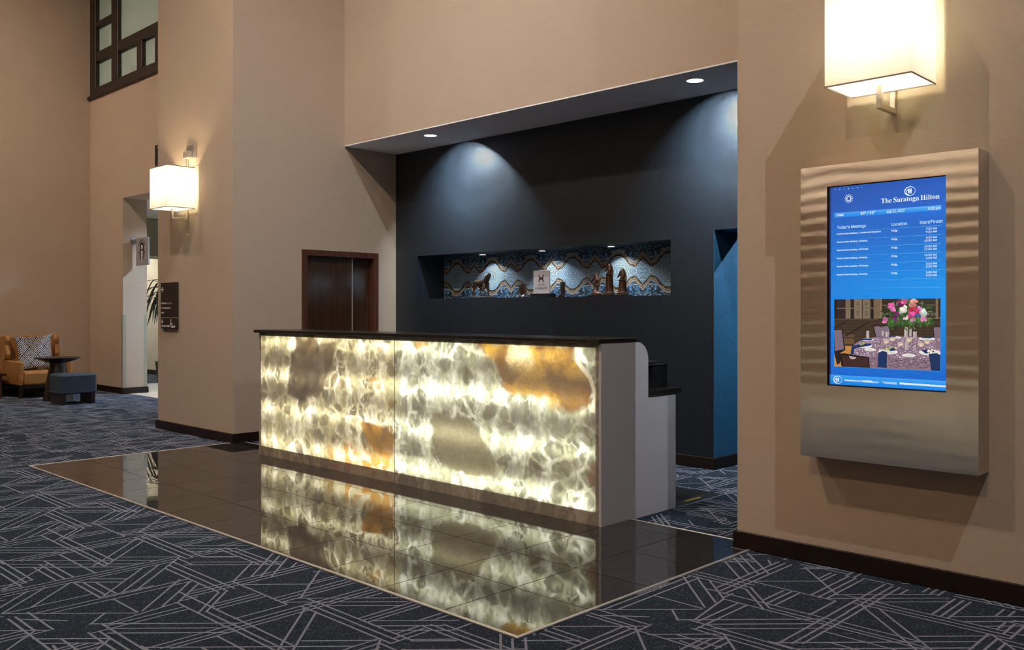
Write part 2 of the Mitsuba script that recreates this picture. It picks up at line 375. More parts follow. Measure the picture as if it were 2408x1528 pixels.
def onyx(p, n, uv):
    x0, z0 = p.x, p.z
    w1, w2 = fbm(x0 * 5.0, z0 * 5.0, 1.3, 5), fbm(x0 * 5.0, z0 * 5.0, 8.7, 5)
    x = x0 + 0.10 * (w1 - 0.5)
    z = z0 + 0.10 * (w2 - 0.5)
    streak = fbm(x * 13.0, z * 4.0, 2.2, 4)
    fine = fbm(x * 34.0, z * 24.0, 6.1, 4)
    low = fbm(x0 * 1.7, z0 * 2.6, 31.0, 2)
    right = smoothstep(-2.1, -1.9, x0)
    light = mix((0.95, 0.89, 0.64), (0.90, 0.94, 0.77), right)
    mid = mix((0.45, 0.395, 0.20), (0.43, 0.455, 0.285), right)
    dark = mix((0.12, 0.098, 0.048), (0.12, 0.125, 0.078), right)
    c = mix(light, mid, smoothstep(0.32, 0.60, streak) * 0.9)
    # pebbles: darker cells in a pale network
    f1, f2, r = voronoi(x * 7.5, z * 8.5)
    g1, g2, q = voronoi(x * 15.0 + 3.0, z * 14.0)
    rim = smoothstep(0.06, 0.34, f2 - f1)
    cell = smoothstep(0.42, 0.80, r * 0.75 + low * 0.55)
    c = mix(c, dark, rim * cell * (0.35 + 0.65 * smoothstep(0.3, 0.7, fine + 0.3 * streak)) * 0.85)
    c = mix(c, mid, smoothstep(0.05, 0.3, g2 - g1) * smoothstep(0.5, 0.8, q) * 0.5)
    c = c * (0.40 + 1.2 * fbm(x * 40.0, z * 32.0, 6.1, 5))
    vein = dr.abs(fbm(x * 4.0, z * 3.0, 12.0, 5) - 0.5)
    c = mix(c, light, (1.0 - smoothstep(0.0, 0.020, vein)) * 0.55)
    crack = dr.abs(fbm(x0 * 3.1 + 5.0, z0 * 2.3, 21.0, 5) - 0.52)
    c = mix(c, (0.20, 0.18, 0.12), (1.0 - smoothstep(0.0, 0.005, crack)) * 0.35)
    x = x0 + 0.20 * (w1 - 0.5) + 0.05 * (fine - 0.5)
    z = z0 + 0.20 * (w2 - 0.5) + 0.05 * (streak - 0.5)
    for cx, cz, rx, rz, k, col in SPOTS:
        d = dr.sqrt(dr.square((x - cx) / (rx * 1.15)) + dr.square((z - cz) / (rz * 1.2))) + 0.9 * (fine - 0.5)
        c = mix(c, mi.Color3f(*col) * (0.3 + 0.7 * fine), (1.0 - smoothstep(0.45, 1.25, d)) * k)
    f1, f2, r = voronoi(x * 58.0 + 1.2 * streak, z * 58.0 + 1.2 * fine)
    edge = (0.62 + 0.38 * smoothstep(0.0, 0.35, f2 - f1)) * (0.45 + 1.1 * fbm(x0 * 70.0, z0 * 70.0, 3.0, 3))
    b = 1.0 - smoothstep(-0.03, 0.025, inside(x, z, BROWN))
    brown = mix((0.026, 0.019, 0.011), (0.13, 0.092, 0.045), smoothstep(0.40, 0.68, fbm(x * 7.0, z * 5.0, 4.4, 3)))
    c = mix(c, brown * (0.5 + 0.9 * fine), b * 0.93)
    tear = 1.0 - smoothstep(0.6, 1.1, dr.sqrt(dr.square((x + 3.50) / 0.085) + dr.square((z - 1.03) / 0.085)))
    c = mix(c, (0.92, 0.86, 0.66), tear)
    a = 1.0 - smoothstep(-0.02, 0.02, inside(x, z, AMBER))
    c = mix(c, mix((0.10, 0.040, 0.002), (0.36, 0.165, 0.010), smoothstep(0.35, 0.65, fbm(x * 9.0, z * 7.0, 7.7, 3))), a * 0.95)
    fringe = smoothstep(-3.0, -2.75, x0) * (1.0 - smoothstep(-2.03, -2.02, x0)) * (1.0 - smoothstep(0.13, 0.30, z))
    c = mix(c, mix((0.70, 0.33, 0.03), (0.95, 0.85, 0.55), smoothstep(0.42, 0.55, fbm(x * 14.0, z * 12.0, 3.9, 3))), fringe * 0.75)
    g = 1.0 - smoothstep(-0.03, 0.03, inside(x, z, GOLD))
    deep = smoothstep(0.10, 0.0, dr.abs(z0 - 0.86)) * smoothstep(-0.95, -0.6, x0)
    gold = mix((0.42, 0.235, 0.025), (0.15, 0.070, 0.007), dr.clip(smoothstep(0.4, 0.6, fbm(x * 5.0, z * 5.0, 9.9, 3)) + 0.6 * deep, 0.0, 1.0))
    pale = (1.0 - smoothstep(0.03, 0.13, dr.abs(x + 0.68 + 0.3 * (z - 1.05)))) * smoothstep(0.88, 1.04, z)
    gold = mix(gold, (0.80, 0.64, 0.34), pale * 0.85)
    c = mix(c, gold * (0.35 + 1.05 * edge), g * 0.95)
    q = 1.0 - smoothstep(-0.025, 0.02, inside(x, z, GREY))
    grey = mix((0.085, 0.066, 0.030), (0.20, 0.185, 0.105), smoothstep(0.38, 0.6, fbm(x * 4.0, z * 4.0, 15.0, 3)))
    c = mix(c, grey * (0.45 + 0.85 * edge), q * 0.95)
    v = mi.Float(9.0)
    for i in range(4):
        (ax, az), (bx, bz) = VEIN[i], VEIN[i + 1]
        ex, ez = bx - ax, bz - az
        t = dr.clip(((x0 - ax) * ex + (z0 - az) * ez) / (ex * ex + ez * ez), 0.0, 1.0)
        v = dr.minimum(v, dr.sqrt(dr.square(x0 - ax - ex * t) + dr.square(z0 - az - ez * t)) + 0.01 * (fine - 0.5))
    c = mix(c, (0.93, 0.86, 0.62), 1.0 - smoothstep(0.010, 0.020, v))
    return dr.clip(c, 0.0, 1.0)


# honed stone: a beige surface that scatters room light, and a coloured body that lets the strips shine through
scene['onyx'] = {'type': 'blendbsdf', 'weight': 0.55, 'bsdf_0': {'type': 'diffuse', 'reflectance': rgb((0.56, 0.48, 0.42))},
                 'bsdf_1': {'type': 'principledthin', 'base_color': proc(onyx), 'roughness': 0.3, 'diff_trans': 2.0, 'eta': 1.3}}
mat('onyx_edge', (0.55, 0.48, 0.42), 0.5)
mat('light_box', (0.45, 0.45, 0.44), 0.9, specular=0.0)
scene['shade_cloth'] = {'type': 'principledthin', 'base_color': rgb((0.92, 0.89, 0.82)), 'roughness': 0.8, 'diff_trans': 0.72, 'eta': 1.2}
scene['shade_diffuser'] = {'type': 'principledthin', 'base_color': rgb((0.96, 0.92, 0.84)), 'roughness': 0.6, 'diff_trans': 1.7, 'eta': 1.2}
mat('shade_hem', (0.32, 0.25, 0.20), 0.8)


def agate(p, n, uv):
    half = 0.293
    u = (p.x + 3.66) / half
    m = dr.abs(u * 0.5 - dr.round(u * 0.5)) * 2.0            # 0 at tall peaks, 1 at small peaks
    v = dr.abs(p.z - 1.722)
    wob = fbm(m * 5.0, v * 26.0, 2.0, 4) - 0.5
    # the band: high at m=0, a valley at 0.70, a small peak at 1
    tall = 0.062 + 0.118 * dr.square(dr.cos(dr.minimum(m / 0.70, 1.0) * 1.5708))
    small = 0.062 + 0.092 * dr.maximum(m - 0.70, 0.0) / 0.30
    h = dr.select(m < 0.70, tall, small) + 0.016 * wob
    r = v / dr.maximum(h, 0.02)
    d = v - h
    # the eye: rings that follow the band, tighter towards a small core
    eye = dr.sqrt(dr.square(m / 0.72) * 0.75 + dr.square(r)) 
    ringv = eye * 52.0 + 16.0 * wob + 3.0 * noise(m * 14.0, v * 60.0, 5.0)
    rings = smoothstep(0.25, 0.75, 0.5 + 0.5 * dr.sin(ringv))
    tint = fbm(m * 3.0, v * 9.0, 7.0, 3)
    inner = mix(mix((0.07, 0.12, 0.17), (0.16, 0.30, 0.42), tint), mix((0.50, 0.52, 0.53), (0.38, 0.52, 0.62), tint), rings * (0.15 + 0.75 * noise(m * 40.0, v * 220.0)))
    core = 1.0 - smoothstep(0.12, 0.34, eye)
    inner = mix(inner, (0.03, 0.06, 0.09), smoothstep(0.45, 0.60, noise(m * 34.0, v * 110.0, 1.0)) * core)
    speck = noise(m * 26.0, v * 170.0, 3.0)
    band = mix((0.010, 0.009, 0.008), (0.24, 0.15, 0.06), smoothstep(0.50, 0.80, speck))
    band = mix(band, (0.012, 0.010, 0.009), smoothstep(0.005, 0.0, dr.abs(d + 0.019)))
    gold = mix((0.20, 0.125, 0.055), (0.38, 0.27, 0.14), noise(m * 40.0, v * 150.0, 9.0))
    outv = d * 290.0 + 7.0 * wob
    orings = 0.5 + 0.5 * dr.sin(outv)
    pale = mix((0.08, 0.07, 0.06), (0.36, 0.35, 0.34), orings)
    fold = fbm(m * 10.0 + 3.0 * wob, v * 52.0, 8.0, 5)
    deepb = mix((0.010, 0.028, 0.055), (0.085, 0.23, 0.40), smoothstep(0.40, 0.60, fold))
    deepb = mix(deepb, (0.52, 0.53, 0.55), 0.8 * smoothstep(0.60, 0.72, fbm(m * 14.0, v * 70.0, 14.0, 4)))
    deepb = mix(deepb, (0.008, 0.012, 0.022), 1.0 - smoothstep(0.0, 0.05, dr.abs(fold - 0.5)))
    c = mix(inner, band, smoothstep(-0.028, -0.024, d))
    c = mix(c, gold, smoothstep(-0.008, -0.004, d) * smoothstep(0.3, 0.5, m))
    c = mix(c, pale, smoothstep(0.001, 0.004, d))
    return mix(c, deepb, smoothstep(0.034, 0.044, d + 0.012 * wob))


mat('agate_paper', proc(agate), 0.5, specular=0.3)

# ------------------------------------------------------------------ structure
YF, BX, YB, YH, SOFFIT = 0.187, -4.857, 2.268, 1.54, 3.173
XL, YW, RX = -12.457, 1.658, 0.845
X_OPEN, OPEN_Z = -11.10, 3.157

struct('floor', [box(-18, 7.2, -9.2, 6.2, -0.12, -0.02)], 'grout', 'concrete slab under the patterned carpet and the stone tiles')
carpet_poly = sbox(-18, -9.2, 7.2, 6.2).difference(sbox(-12.85, 1.745, -6.5, 3.95))
struct('carpet', prism(carpet_poly, 'z', -0.02, 0.0), 'carpet', '', 'floor')
struct('cream_paving', prism(sbox(-12.85, 1.745, -6.5, 3.95), 'z', -0.02, 0.0), 'cream_tile', '', 'floor')
# stone inlay: 18 inch tiles in front of and under the desk
tile_xs = [0.921 - 0.4572 * k for k in range(13)] + [-4.878]
tile_ys = [(-1.692, -1.2345), (-1.2345, -0.7773), (-0.7773, -0.320), (-0.320, 0.137), (0.137, 0.300)]
struct('tile_bed', box(-4.88, 0.925, -1.70, 0.30, 0.0, 0.002), 'grout', '', 'floor')
rng = random.Random(4)
for j, (ya, yb_) in enumerate(tile_ys):
    for i in range(13):
        x1, x0 = tile_xs[i], tile_xs[i + 1]
        if j == 4:
            x0, x1 = max(x0, -4.83), min(x1, 0.815)
        if x1 - x0 < 0.02:
            continue
        struct('stone_tile', cbox(x0 + 0.0018, x1 - 0.0018, ya + 0.0018, yb_ - 0.0018, 0.0015, 0.006, 0.0008), rng.choice(GRANITES), '', 'floor')
for x0, x1, y0, y1 in ((-4.892, 0.937, -1.711, -1.693), (0.921, 0.937, -1.711, 0.163), (-0.02, 0.82, 0.301, 0.312), (-4.893, -4.880, -1.705, 0.163), (-4.83, -3.6, 0.301, 0.312)):
    struct('edge_strip', cbox(x0, x1, y0, y1, 0.0, 0.009, 0.002), 'chrome_edge', '', 'floor')

struct('entrance_paving', box(-7.0, 4.0, -9.0, -6.0, 0.0, 0.004), 'cream_tile', '', 'floor')
# ceiling and the walls behind the camera
struct('ceiling', box(-13, 7.2, -9.2, 3.2, CEILING_Z, CEILING_Z + 0.2), 'ceiling_white', 'high plain ceiling of the lobby')
struct('wall_front', box(-12.7, 7.2, -9.2, -9.0, 0, CEILING_Z), 'wall_fabric', 'beige fabric wall across the lobby from the desk')
struct('wood_panelling', cbox(-12.4, 7.0, -9.0, -8.97, 0.0, 2.7, 0.004), 'panel_wood', '', 'wall_front')
struct('wall_east', box(7.0, 7.2, -9.0, 0.4, 0, CEILING_Z), 'wall_fabric', 'beige fabric wall at the right end of the lobby')
struct('wall_left', box(XL - 0.2, XL, -9.0, YW + 0.39, 0, CEILING_Z), 'wall_fabric', 'tall beige fabric wall behind the tan wing chair')

# column wall: front face with the sconce, side face with the dark door
DOOR_Y0, DOOR_Y1, DOOR_Z = 0.986, 2.001, 2.0
col = mbox(-6.57, BX, YF, 2.72, 0, CEILING_Z) - mbox(BX - 0.14, BX + 1, DOOR_Y0 + 0.01, DOOR_Y1 - 0.01, -1, DOOR_Z - 0.01)
struct('wall_column', tm(col), 'wall_fabric', 'beige fabric pier with a sconce and a sign on its front and a dark door in its side')
struct('wall_right', box(RX, 7.0, YF, 0.40, 0, CEILING_Z), 'wall_fabric', 'beige fabric wall carrying the large sconce and the steel framed screen')
struct('wall_header', [box(BX, 4.7, YH, 2.72, SOFFIT + 0.012, CEILING_Z), box(RX + .2, 4.7, 0.40, YH, SOFFIT + 0.012, CEILING_Z)], 'wall_fabric', 'beige fabric wall above the dark recess behind the desk')
soffit = prism(unary_union([sbox(BX, YH, 4.7, YB), sbox(RX + .2, 0.40, 4.7, YH)]).difference(unary_union([Point(x, y).buffer(0.066, 24) for x, y, _ in RECESS_SPOTS])), 'z', SOFFIT, SOFFIT + 0.012)
struct('ceiling_recess', soffit, 'plaster_grey', 'grey plaster soffit over the recess with small round downlights')

# navy back wall with the display niche and, at the right, an opening to the back office
NX0, NX1, NZ0, NZ1, NY = -4.469, -1.015, 1.472, 1.965, 2.684
JX, HEAD_Z, YJ = -0.582, 2.027, 2.72
back = mbox(BX, JX, YB, YJ, 0, SOFFIT) - mbox(NX0, NX1, YB - 1, NY, NZ0, NZ1)
back += mbox(JX, 0.62, YB, YJ, HEAD_Z, SOFFIT) + mbox(0.62, 4.7, YB, YJ, 0, SOFFIT)
struct('wall_back', tm(back), 'navy_wall', 'dark navy textured wall behind the desk with a long lit niche')
struct('door_jamb', box(JX, JX + 0.004, YB + 0.0015, YJ, 0.0, HEAD_Z), 'blue_wall', '', 'wall_back')
struct('door_head', box(JX + 0.004, 0.62, YB + 0.0015, YJ, HEAD_Z - 0.004, HEAD_Z), 'blue_wall', '', 'wall_back')
struct('agate_panel', box(NX0, NX1, NY - 0.006, NY, NZ0, NZ1), 'agate_paper', '', 'wall_back', )
struct('niche_shelf', box(NX0, NX1, YB + 0.001, NY - 0.006, NZ0, NZ0 + 0.004), 'navy_wall', '', 'wall_back')
struct('wall_recess_end', box(4.7, 4.9, 0.4, YJ, 0, SOFFIT), 'wall_fabric', 'beige end wall of the desk recess behind the screen wall')
struct('ceiling_office', box(-2.0, 3.2, YJ, 5.4, 2.75, 2.85), 'ceiling_white', 'ceiling of the back office behind the navy wall')
struct('wall_office_back', box(-2.0, 3.2, 5.4, 5.5, 0, 2.85), 'pale_fabric', 'far wall of the back office')
struct('wall_office_left', box(-2.1, -2.0, YJ, 5.5, 0, 2.85), 'blue_wall', 'left wall of the back office')
struct('wall_office_right', box(3.2, 3.3, YJ, 5.5, 0, 2.85), 'blue_wall', 'right wall of the back office')

# wall with the high window and the hallway opening
WX0, WX1, WZ0, WZ1 = -12.42, -7.9, 4.99, 7.15
ww = mbox(XL, -6.57, YW, YW + 0.39, 0, CEILING_Z) - mbox(X_OPEN, -8.2, YW - 1, YW + 1, -1, OPEN_Z) - mbox(WX0, WX1, YW - 1, YW + 1, WZ0, WZ1)
struct('wall_window', tm(ww), 'wall_fabric', 'tall beige fabric wall with a dark framed window high up and a hallway opening')
struct('wall_hall_back', box(-18, -6.5, 3.95, 4.1, 0, OPEN_Z), 'hall_paint', 'pale wall at the back of the hallway')
struct('wall_hall_end', box(-18.1, -18.0, 1.6, 4.1, 0, OPEN_Z), 'hall_paint', 'pale wall at the far end of the hallway')
struct('wall_hall_side', box(-18, XL - 0.2, 1.9, YW + 0.39, 0, OPEN_Z), 'hall_paint', 'pale side wall of the far hallway')
struct('wall_hall_right', box(-6.57, -6.4, 2.72, 4.1, 0, OPEN_Z), 'hall_paint', 'pale wall closing the hallway behind the pier')
struct('ceiling_hall', box(-18, -6.5, YW + 0.39, 4.1, OPEN_Z, OPEN_Z + 0.1), 'plaster_grey', 'grey ceiling of the hallway')
struct('wall_hall_beam', box(-14.13, -13.93, YW + 0.39, 3.95, 2.42, OPEN_Z), 'dim_paint', 'dropped beam across the hallway ceiling')
struct('trim_hall', box(-14.15, -13.905, YW + 0.39, 3.95, 2.37, 2.42), 'hall_paint', 'pale moulding along the bottom of the hallway beam')
struct('wall_gallery', box(-12.6, -7.7, 3.0, 3.1, 4.5, 7.3), 'pale_fabric', 'pale gallery wall seen dimly through the high window')

# baseboards
H = 0.098


def skirting(name, x0, x1, y0, y1, label, h=H):
    struct(name, cbox(x0, x1, y0, y1, 0.0, h, 0.004), 'dark_wood', label)


t = 0.022
skirting('baseboard_right', RX - t, 7.0, YF - 0.016, YF + 0.0, 'dark wood baseboard under the steel framed screen')
struct('end_return', cbox(RX - t, RX, YF - 0.014, 0.41, 0.0, H, 0.004), 'dark_wood', '', 'baseboard_right')
skirting('baseboard_column', -6.57 - t, BX + t, YF - t, YF, 'dark wood baseboard around the pier left of the desk')
struct('side_return', cbox(BX, BX + t, YF - t, DOOR_Y0 - 0.06, 0.0, H, 0.004), 'dark_wood', '', 'baseboard_column')
struct('left_return', cbox(-6.57 - t, -6.57, YF - t, YW - 0.03, 0.0, H, 0.004), 'dark_wood', '', 'baseboard_column')
skirting('baseboard_back', BX + 0.03, JX + t, YB - t, YB, 'dark wood baseboard along the navy wall')
struct('jamb_return', cbox(JX, JX + t, YB - t, YJ + t, 0.0, H, 0.004), 'dark_wood', '', 'baseboard_back')
skirting('baseboard_window', XL + t, X_OPEN + t, YW - t, YW, 'dark wood baseboard by the hallway opening')
struct('opening_return', cbox(X_OPEN, X_OPEN + t, YW - t, YW + 0.39 + t, 0.0, H, 0.004), 'dark_wood', '', 'baseboard_window')
skirting('baseboard_left', XL, XL + t, -9.0, YW, 'dark wood baseboard behind the tan wing chair')
skirting('baseboard_hall', -18, -6.6, 3.93, 3.95, 'dark wood baseboard of the pale hallway wall')

# window: dark frame, rails and frosted panes
mat('frosted_pane', (0.40, 0.53, 0.50), 0.12, specular=0.5)
bars = [('frame', WX0, -12.18, WZ0, WZ1), ('frame', WX0, WX1, WZ0, 5.115), ('frame', WX0, WX1, 7.0, WZ1), ('frame', -8.12, WX1, WZ0, WZ1),
        ('mullion', -11.525, -11.28, 5.115, 7.0), ('mullion', -9.06, -8.82, 5.115, 7.0), ('rail', -12.18, -8.12, 5.553, 5.715),
        ('rail', -12.18, -11.525, 6.13, 6.225), ('rail', -8.82, -8.12, 6.13, 6.225), ('mullion', -10.545, -10.365, 5.115, 5.553), ('mullion', -9.9, -9.75, 5.115, 5.553),
        ('rail', -12.18, -11.525, 6.62, 6.70), ('rail', -8.82, -8.12, 6.62, 6.70)]
labels['window_1'] = {'label': 'dark brown window grid with frosted panes high in the left wall', 'kind': 'structure'}
for i, (n_, x0, x1, z0, z1) in enumerate(bars):
    d = 0.006 * (n_ == 'frame') + 0.004 * (n_ == 'mullion')
    add(n_, cbox(x0, x1, YW - 0.012 - d, YW + 0.10, z0, z1, 0.006), 'window_wood', 'window_1')
add('sill', cbox(WX0 - 0.06, WX1 + 0.04, YW - 0.05, YW + 0.0, 4.945, WZ0 + 0.01, 0.006), 'window_wood', 'window_1')
panes = [(-12.18, -11.525, 5.115, 5.553), (-12.18, -11.525, 5.715, 6.13), (-12.18, -11.525, 6.225, 6.62), (-12.18, -11.525, 6.70, 7.0), (-11.28, -9.06, 5.715, 7.0), (-11.28, -10.545, 5.115, 5.553), (-10.365, -9.9, 5.115, 5.553),
         (-9.75, -9.06, 5.115, 5.553), (-8.82, -8.12, 5.115, 5.553), (-8.82, -8.12, 5.715, 6.13), (-8.82, -8.12, 6.225, 6.62), (-8.82, -8.12, 6.70, 7.0)]
for x0, x1, z0, z1 in panes:
    add('pane', box(x0 - 0.01, x1 + 0.01, YW + 0.05, YW + 0.06, z0 - 0.01, z1 + 0.01), 'frosted_pane', 'window_1')

# door in the side of the pier
labels['door_1'] = {'label': 'dark wood door with a red-brown frame in the side of the pier behind the desk', 'kind': 'structure'}
fr = Polygon([(DOOR_Y0, 0), (DOOR_Y0, DOOR_Z), (DOOR_Y1, DOOR_Z), (DOOR_Y1, 0), (DOOR_Y1 - 0.062, 0), (DOOR_Y1 - 0.062, DOOR_Z - 0.062), (DOOR_Y0 + 0.062, DOOR_Z - 0.062), (DOOR_Y0 + 0.062, 0)])
add('frame', prism(fr, 'x', BX - 0.10, BX + 0.016), 'red_wood', 'door_1')
add('leaf', cbox(BX - 0.075, BX - 0.035, DOOR_Y0 + 0.06, 1.664, 0.01, DOOR_Z - 0.06, 0.003), 'brown_wood', 'door_1')
add('meeting_strip', cbox(BX - 0.05, BX - 0.029, 1.665, 1.677, 0.01, DOOR_Z - 0.065, 0.002), 'nickel', 'door_1')
add('side_panel', cbox(BX - 0.11, BX - 0.07, 1.69, DOOR_Y1 - 0.06, 0.01, DOOR_Z - 0.06, 0.003), 'brown_wood', 'door_1')
add('panel_bead', cbox(BX - 0.07, BX - 0.06, 1.895, 1.915, 0.01, DOOR_Z - 0.065, 0.003), 'brown_wood', 'door_1')
add('backing', box(BX - 0.138, BX - 0.12, DOOR_Y0 + 0.012, DOOR_Y1 - 0.012, 0, DOOR_Z - 0.012), 'black_plastic', 'door_1')

# ------------------------------------------------------------------ lamps in the lobby ceiling, the recess, the hall and the office


def aim(p, q):
    return T().look_at(origin=list(p), target=list(q), up=[0, 1, 0.01])


def downlight(name_label, x, y, z, group, r=0.066, glow=None, body_mat='pale_lens', weight=1.0):
    d = thing('recessed_downlight', name_label, 'downlight', group)
    ring = tm(m3.CrossSection.circle(r + 0.012, 40).__sub__(m3.CrossSection.circle(r, 40)).extrude(0.004))
    ring.apply_translation([x, y, z - 0.004])
    add('trim_ring', ring, 'pale_lens', d)
    lens = trimesh.creation.cylinder(r, 0.004, sections=32)
    lens.apply_translation([x, y, z + 0.004])
    if glow:
        add('lens', lens, 'pale_lens', d, emitter=emit(glow[0], glow[1], weight))
    else:
        add('lens', lens, 'pale_lens', d)
    return d


LOBBY_LABELS = ['downlight in the high ceiling in front of the left half of the desk', 'downlight in the high ceiling in front of the middle of the desk', 'downlight in the far ceiling facing the steel framed screen',
                'downlight in the high ceiling in front of the pier with the sconce', 'downlight in the high ceiling nearest the tan wing chair', 'downlight in the high ceiling right above the desk front',
                'downlight in the high ceiling at the right end of the lobby', 'downlight in the high ceiling by the wall across from the desk', 'downlight in the high ceiling above the pale entrance paving']
for i, (p, q, c, k, cut, beam) in enumerate(LOBBY_SPOTS):
    downlight(LOBBY_LABELS[i], p[0], p[1], CEILING_Z - 0.001, 'lobby ceiling downlights', 0.09)
    scene[f'lobby_spot_{i}'] = {'type': 'spot', 'to_world': aim((p[0], p[1], CEILING_Z - 0.02), q), 'intensity': rgb([v * k for v in c]), 'cutoff_angle': float(cut), 'beam_width': float(beam)}
for i, (x, y, k) in enumerate(RECESS_SPOTS):
    lab = ('small round downlight at the left end of the grey recess soffit', 'small round downlight at the right of the grey recess soffit', 'small round downlight close behind the screen wall')[i]
    downlight(lab, x, y, SOFFIT + 0.001, 'downlights in the recess soffit', glow=(COOL, 9.0), weight=0.5)
    scene[f'recess_spot_{i}'] = {'type': 'spot', 'to_world': aim((x, y, SOFFIT - 0.03), (x, YB, 2.56) if i < 2 else (0.0, 0.72, 0.95)), 'intensity': rgb([v * k for v in (0.74, 0.88, 1.0)]), 'cutoff_angle': 54.0 if i < 2 else 26.0, 'beam_width': 3.0}
for i, (x, y, k, c) in enumerate(((-15.4, 2.9, 0.20, (1.0, 0.93, 0.80)), (-9.6, 2.9, 0.5, (0.55, 0.76, 1.0)))):
    downlight(('recessed downlight in the hallway ceiling beyond the beam', 'recessed downlight in the hallway ceiling behind the pier')[i], x, y, OPEN_Z - 0.001, 'hallway ceiling downlights', 0.09)
    scene[f'hall_spot_{i}'] = {'type': 'spot', 'to_world': aim((x, y, OPEN_Z - 0.02), (x + 0.01, y + 0.25, 0.0)), 'intensity': rgb([v * HALL_LIGHT * k for v in c]), 'cutoff_angle': 80.0, 'beam_width': 40.0}
downlight('round recessed downlight in the back office ceiling', 0.9, 3.6, 2.749, 'office ceiling downlights', 0.09)
scene['office_spot'] = {'type': 'spot', 'to_world': aim((0.9, 3.6, 2.73), (-0.55, 2.55, 1.45)), 'intensity': rgb([v * OFFICE_LIGHT for v in (0.72, 0.88, 1.0)]), 'cutoff_angle': 36.0, 'beam_width': 8.0}

# ------------------------------------------------------------------ reception desk
DL, DT = -4.019, 1.137
desk = thing('reception_desk', 'long reception desk with a backlit onyx front and a granite top', 'reception desk')
seams = [DL, -3.141, -2.021, -0.855, -0.006]
for a, b in zip(seams, seams[1:]):
    v = np.array([[a, 0, 0.004], [b, 0, 0.004], [b, 0, DT - 0.004], [a, 0, DT - 0.004]])
    add('onyx_panel', trimesh.Trimesh(v, [[0, 1, 2], [0, 2, 3]], process=False), 'onyx', desk, label='backlit onyx panel veined in cream, grey and amber' if a == DL else None)
mat('joint_filler', (0.16, 0.15, 0.12), 0.7)
for x, w in ((-2.021, 0.0024),):
    add('seam_joint', box(x - w, x + w, -0.0008, 0.004, 0.004, DT - 0.004), 'joint_filler', desk)
# opaque bars behind the panel edges and the white light box with its strips
add('mounting_rail', [box(DL, 0, 0.004, 0.03, 0.004, 0.092), box(DL, 0, 0.004, 0.03, 1.108, DT - 0.004), box(-0.035, -0.006, 0.004, 0.03, 0.092, 1.108), box(DL + 0.001, DL + 0.022, 0.004, 0.03, 0.092, 1.108)], 'onyx_edge', desk)
add('light_box', [box(DL + 0.02, -0.03, 0.118, 0.128, 0.05, 1.12), box(DL + 0.02, -0.03, 0.03, 0.118, 0.082, 0.092), box(DL + 0.02, -0.03, 0.03, 0.118, 1.108, 1.118),
                  box(DL + 0.012, DL + 0.022, 0.03, 0.118, 0.08, 1.118), box(-0.045, -0.035, 0.03, 0.118, 0.08, 1.118)], 'light_box', desk)
LED_ROWS = (0.150, 0.452, 0.757, 1.066)


def led_board(p, n, uv):
    """Four rows of light emitting diodes behind a diffusing sheet."""
    e = mi.Float(0.0)
    for z in LED_ROWS:
        e = e + dr.exp(-dr.square((p.z - z) / 0.034))
    return mi.Color3f(1.0, 0.97, 0.88) * (LED_STRIP * (0.085 + e))


bx0, bx1, bz0, bz1 = DL + 0.03, -0.052, 0.102, 1.10
add('led_board', trimesh.Trimesh([[bx0, 0.062, bz0], [bx1, 0.062, bz0], [bx1, 0.062, bz1], [bx0, 0.062, bz1]], [[0, 1, 2], [0, 2, 3]], process=False), 'light_box', desk, uv=np.array([[0, 0], [1, 0], [1, 1], [0, 1.0]]),
    emitter={'type': 'area', 'radiance': proc(led_board), 'sampling_weight': 0.6})
# end panels: quarter round shoulder stepping down to the lower counter
R_ = 0.118
arc = [(0.495 - R_ + R_ * math.sin(a), DT - R_ + R_ * math.cos(a)) for a in np.linspace(0, math.pi / 2, 14)]
prof = Polygon([(0.0, 0.0), (0.812, 0.0), (0.812, 0.772), (0.495, 0.772)] + arc[::-1] + [(0.0, DT)])
add('end_panel', prism(prof, 'x', -0.006, 0.012), 'white_laminate', desk, smooth=25)
add('end_panel', prism(prof, 'x', DL - 0.012, DL), 'white_laminate', desk, smooth=25)
back_prof = Polygon([(0.135, 0.02), (0.80, 0.02), (0.80, 0.77), (0.49, 0.77)] + [(y - 0.004, z - 0.004) for y, z in arc[::-1]] + [(0.135, DT - 0.004)])
add('body', prism(back_prof, 'x', DL + 0.001, -0.007), 'white_laminate', desk, smooth=25)
add('countertop', cbox(-4.075, 0.016, -0.032, 0.383, DT, DT + 0.028, 0.003), 'granite_top', desk, label='polished dark granite top slab')
add('lower_counter', cbox(DL, 0.022, 0.497, 0.866, 0.778, 0.816, 0.003), 'granite_top', desk, label='dark granite work counter behind the raised top')

# printer on the lower counter
pr = thing('label_printer', 'black box printer standing on the lower granite counter at the right end of the desk', 'printer')
add('body', tm(mbox(-0.42, -0.082, 0.674, 0.848, 0.816, 0.966) - mbox(-0.38, -0.13, 0.5, 0.80, 0.835, 0.945)), 'black_plastic', pr)
add('lid', rbox(-0.44, -0.075, 0.655, 0.852, 0.966, 0.975, 0.004, 8), 'black_plastic', pr)
add('paper_tray', [rbox(-0.40, -0.10, 0.60, 0.79, 0.984, 0.995, 0.004, 8), box(-0.3, -0.2, 0.68, 0.76, 0.974, 0.986)], 'black_rubber', pr)
add('carriage', rbox(-0.36, -0.15, 0.70, 0.78, 0.84, 0.87, 0.008, 8), 'black_rubber', pr)

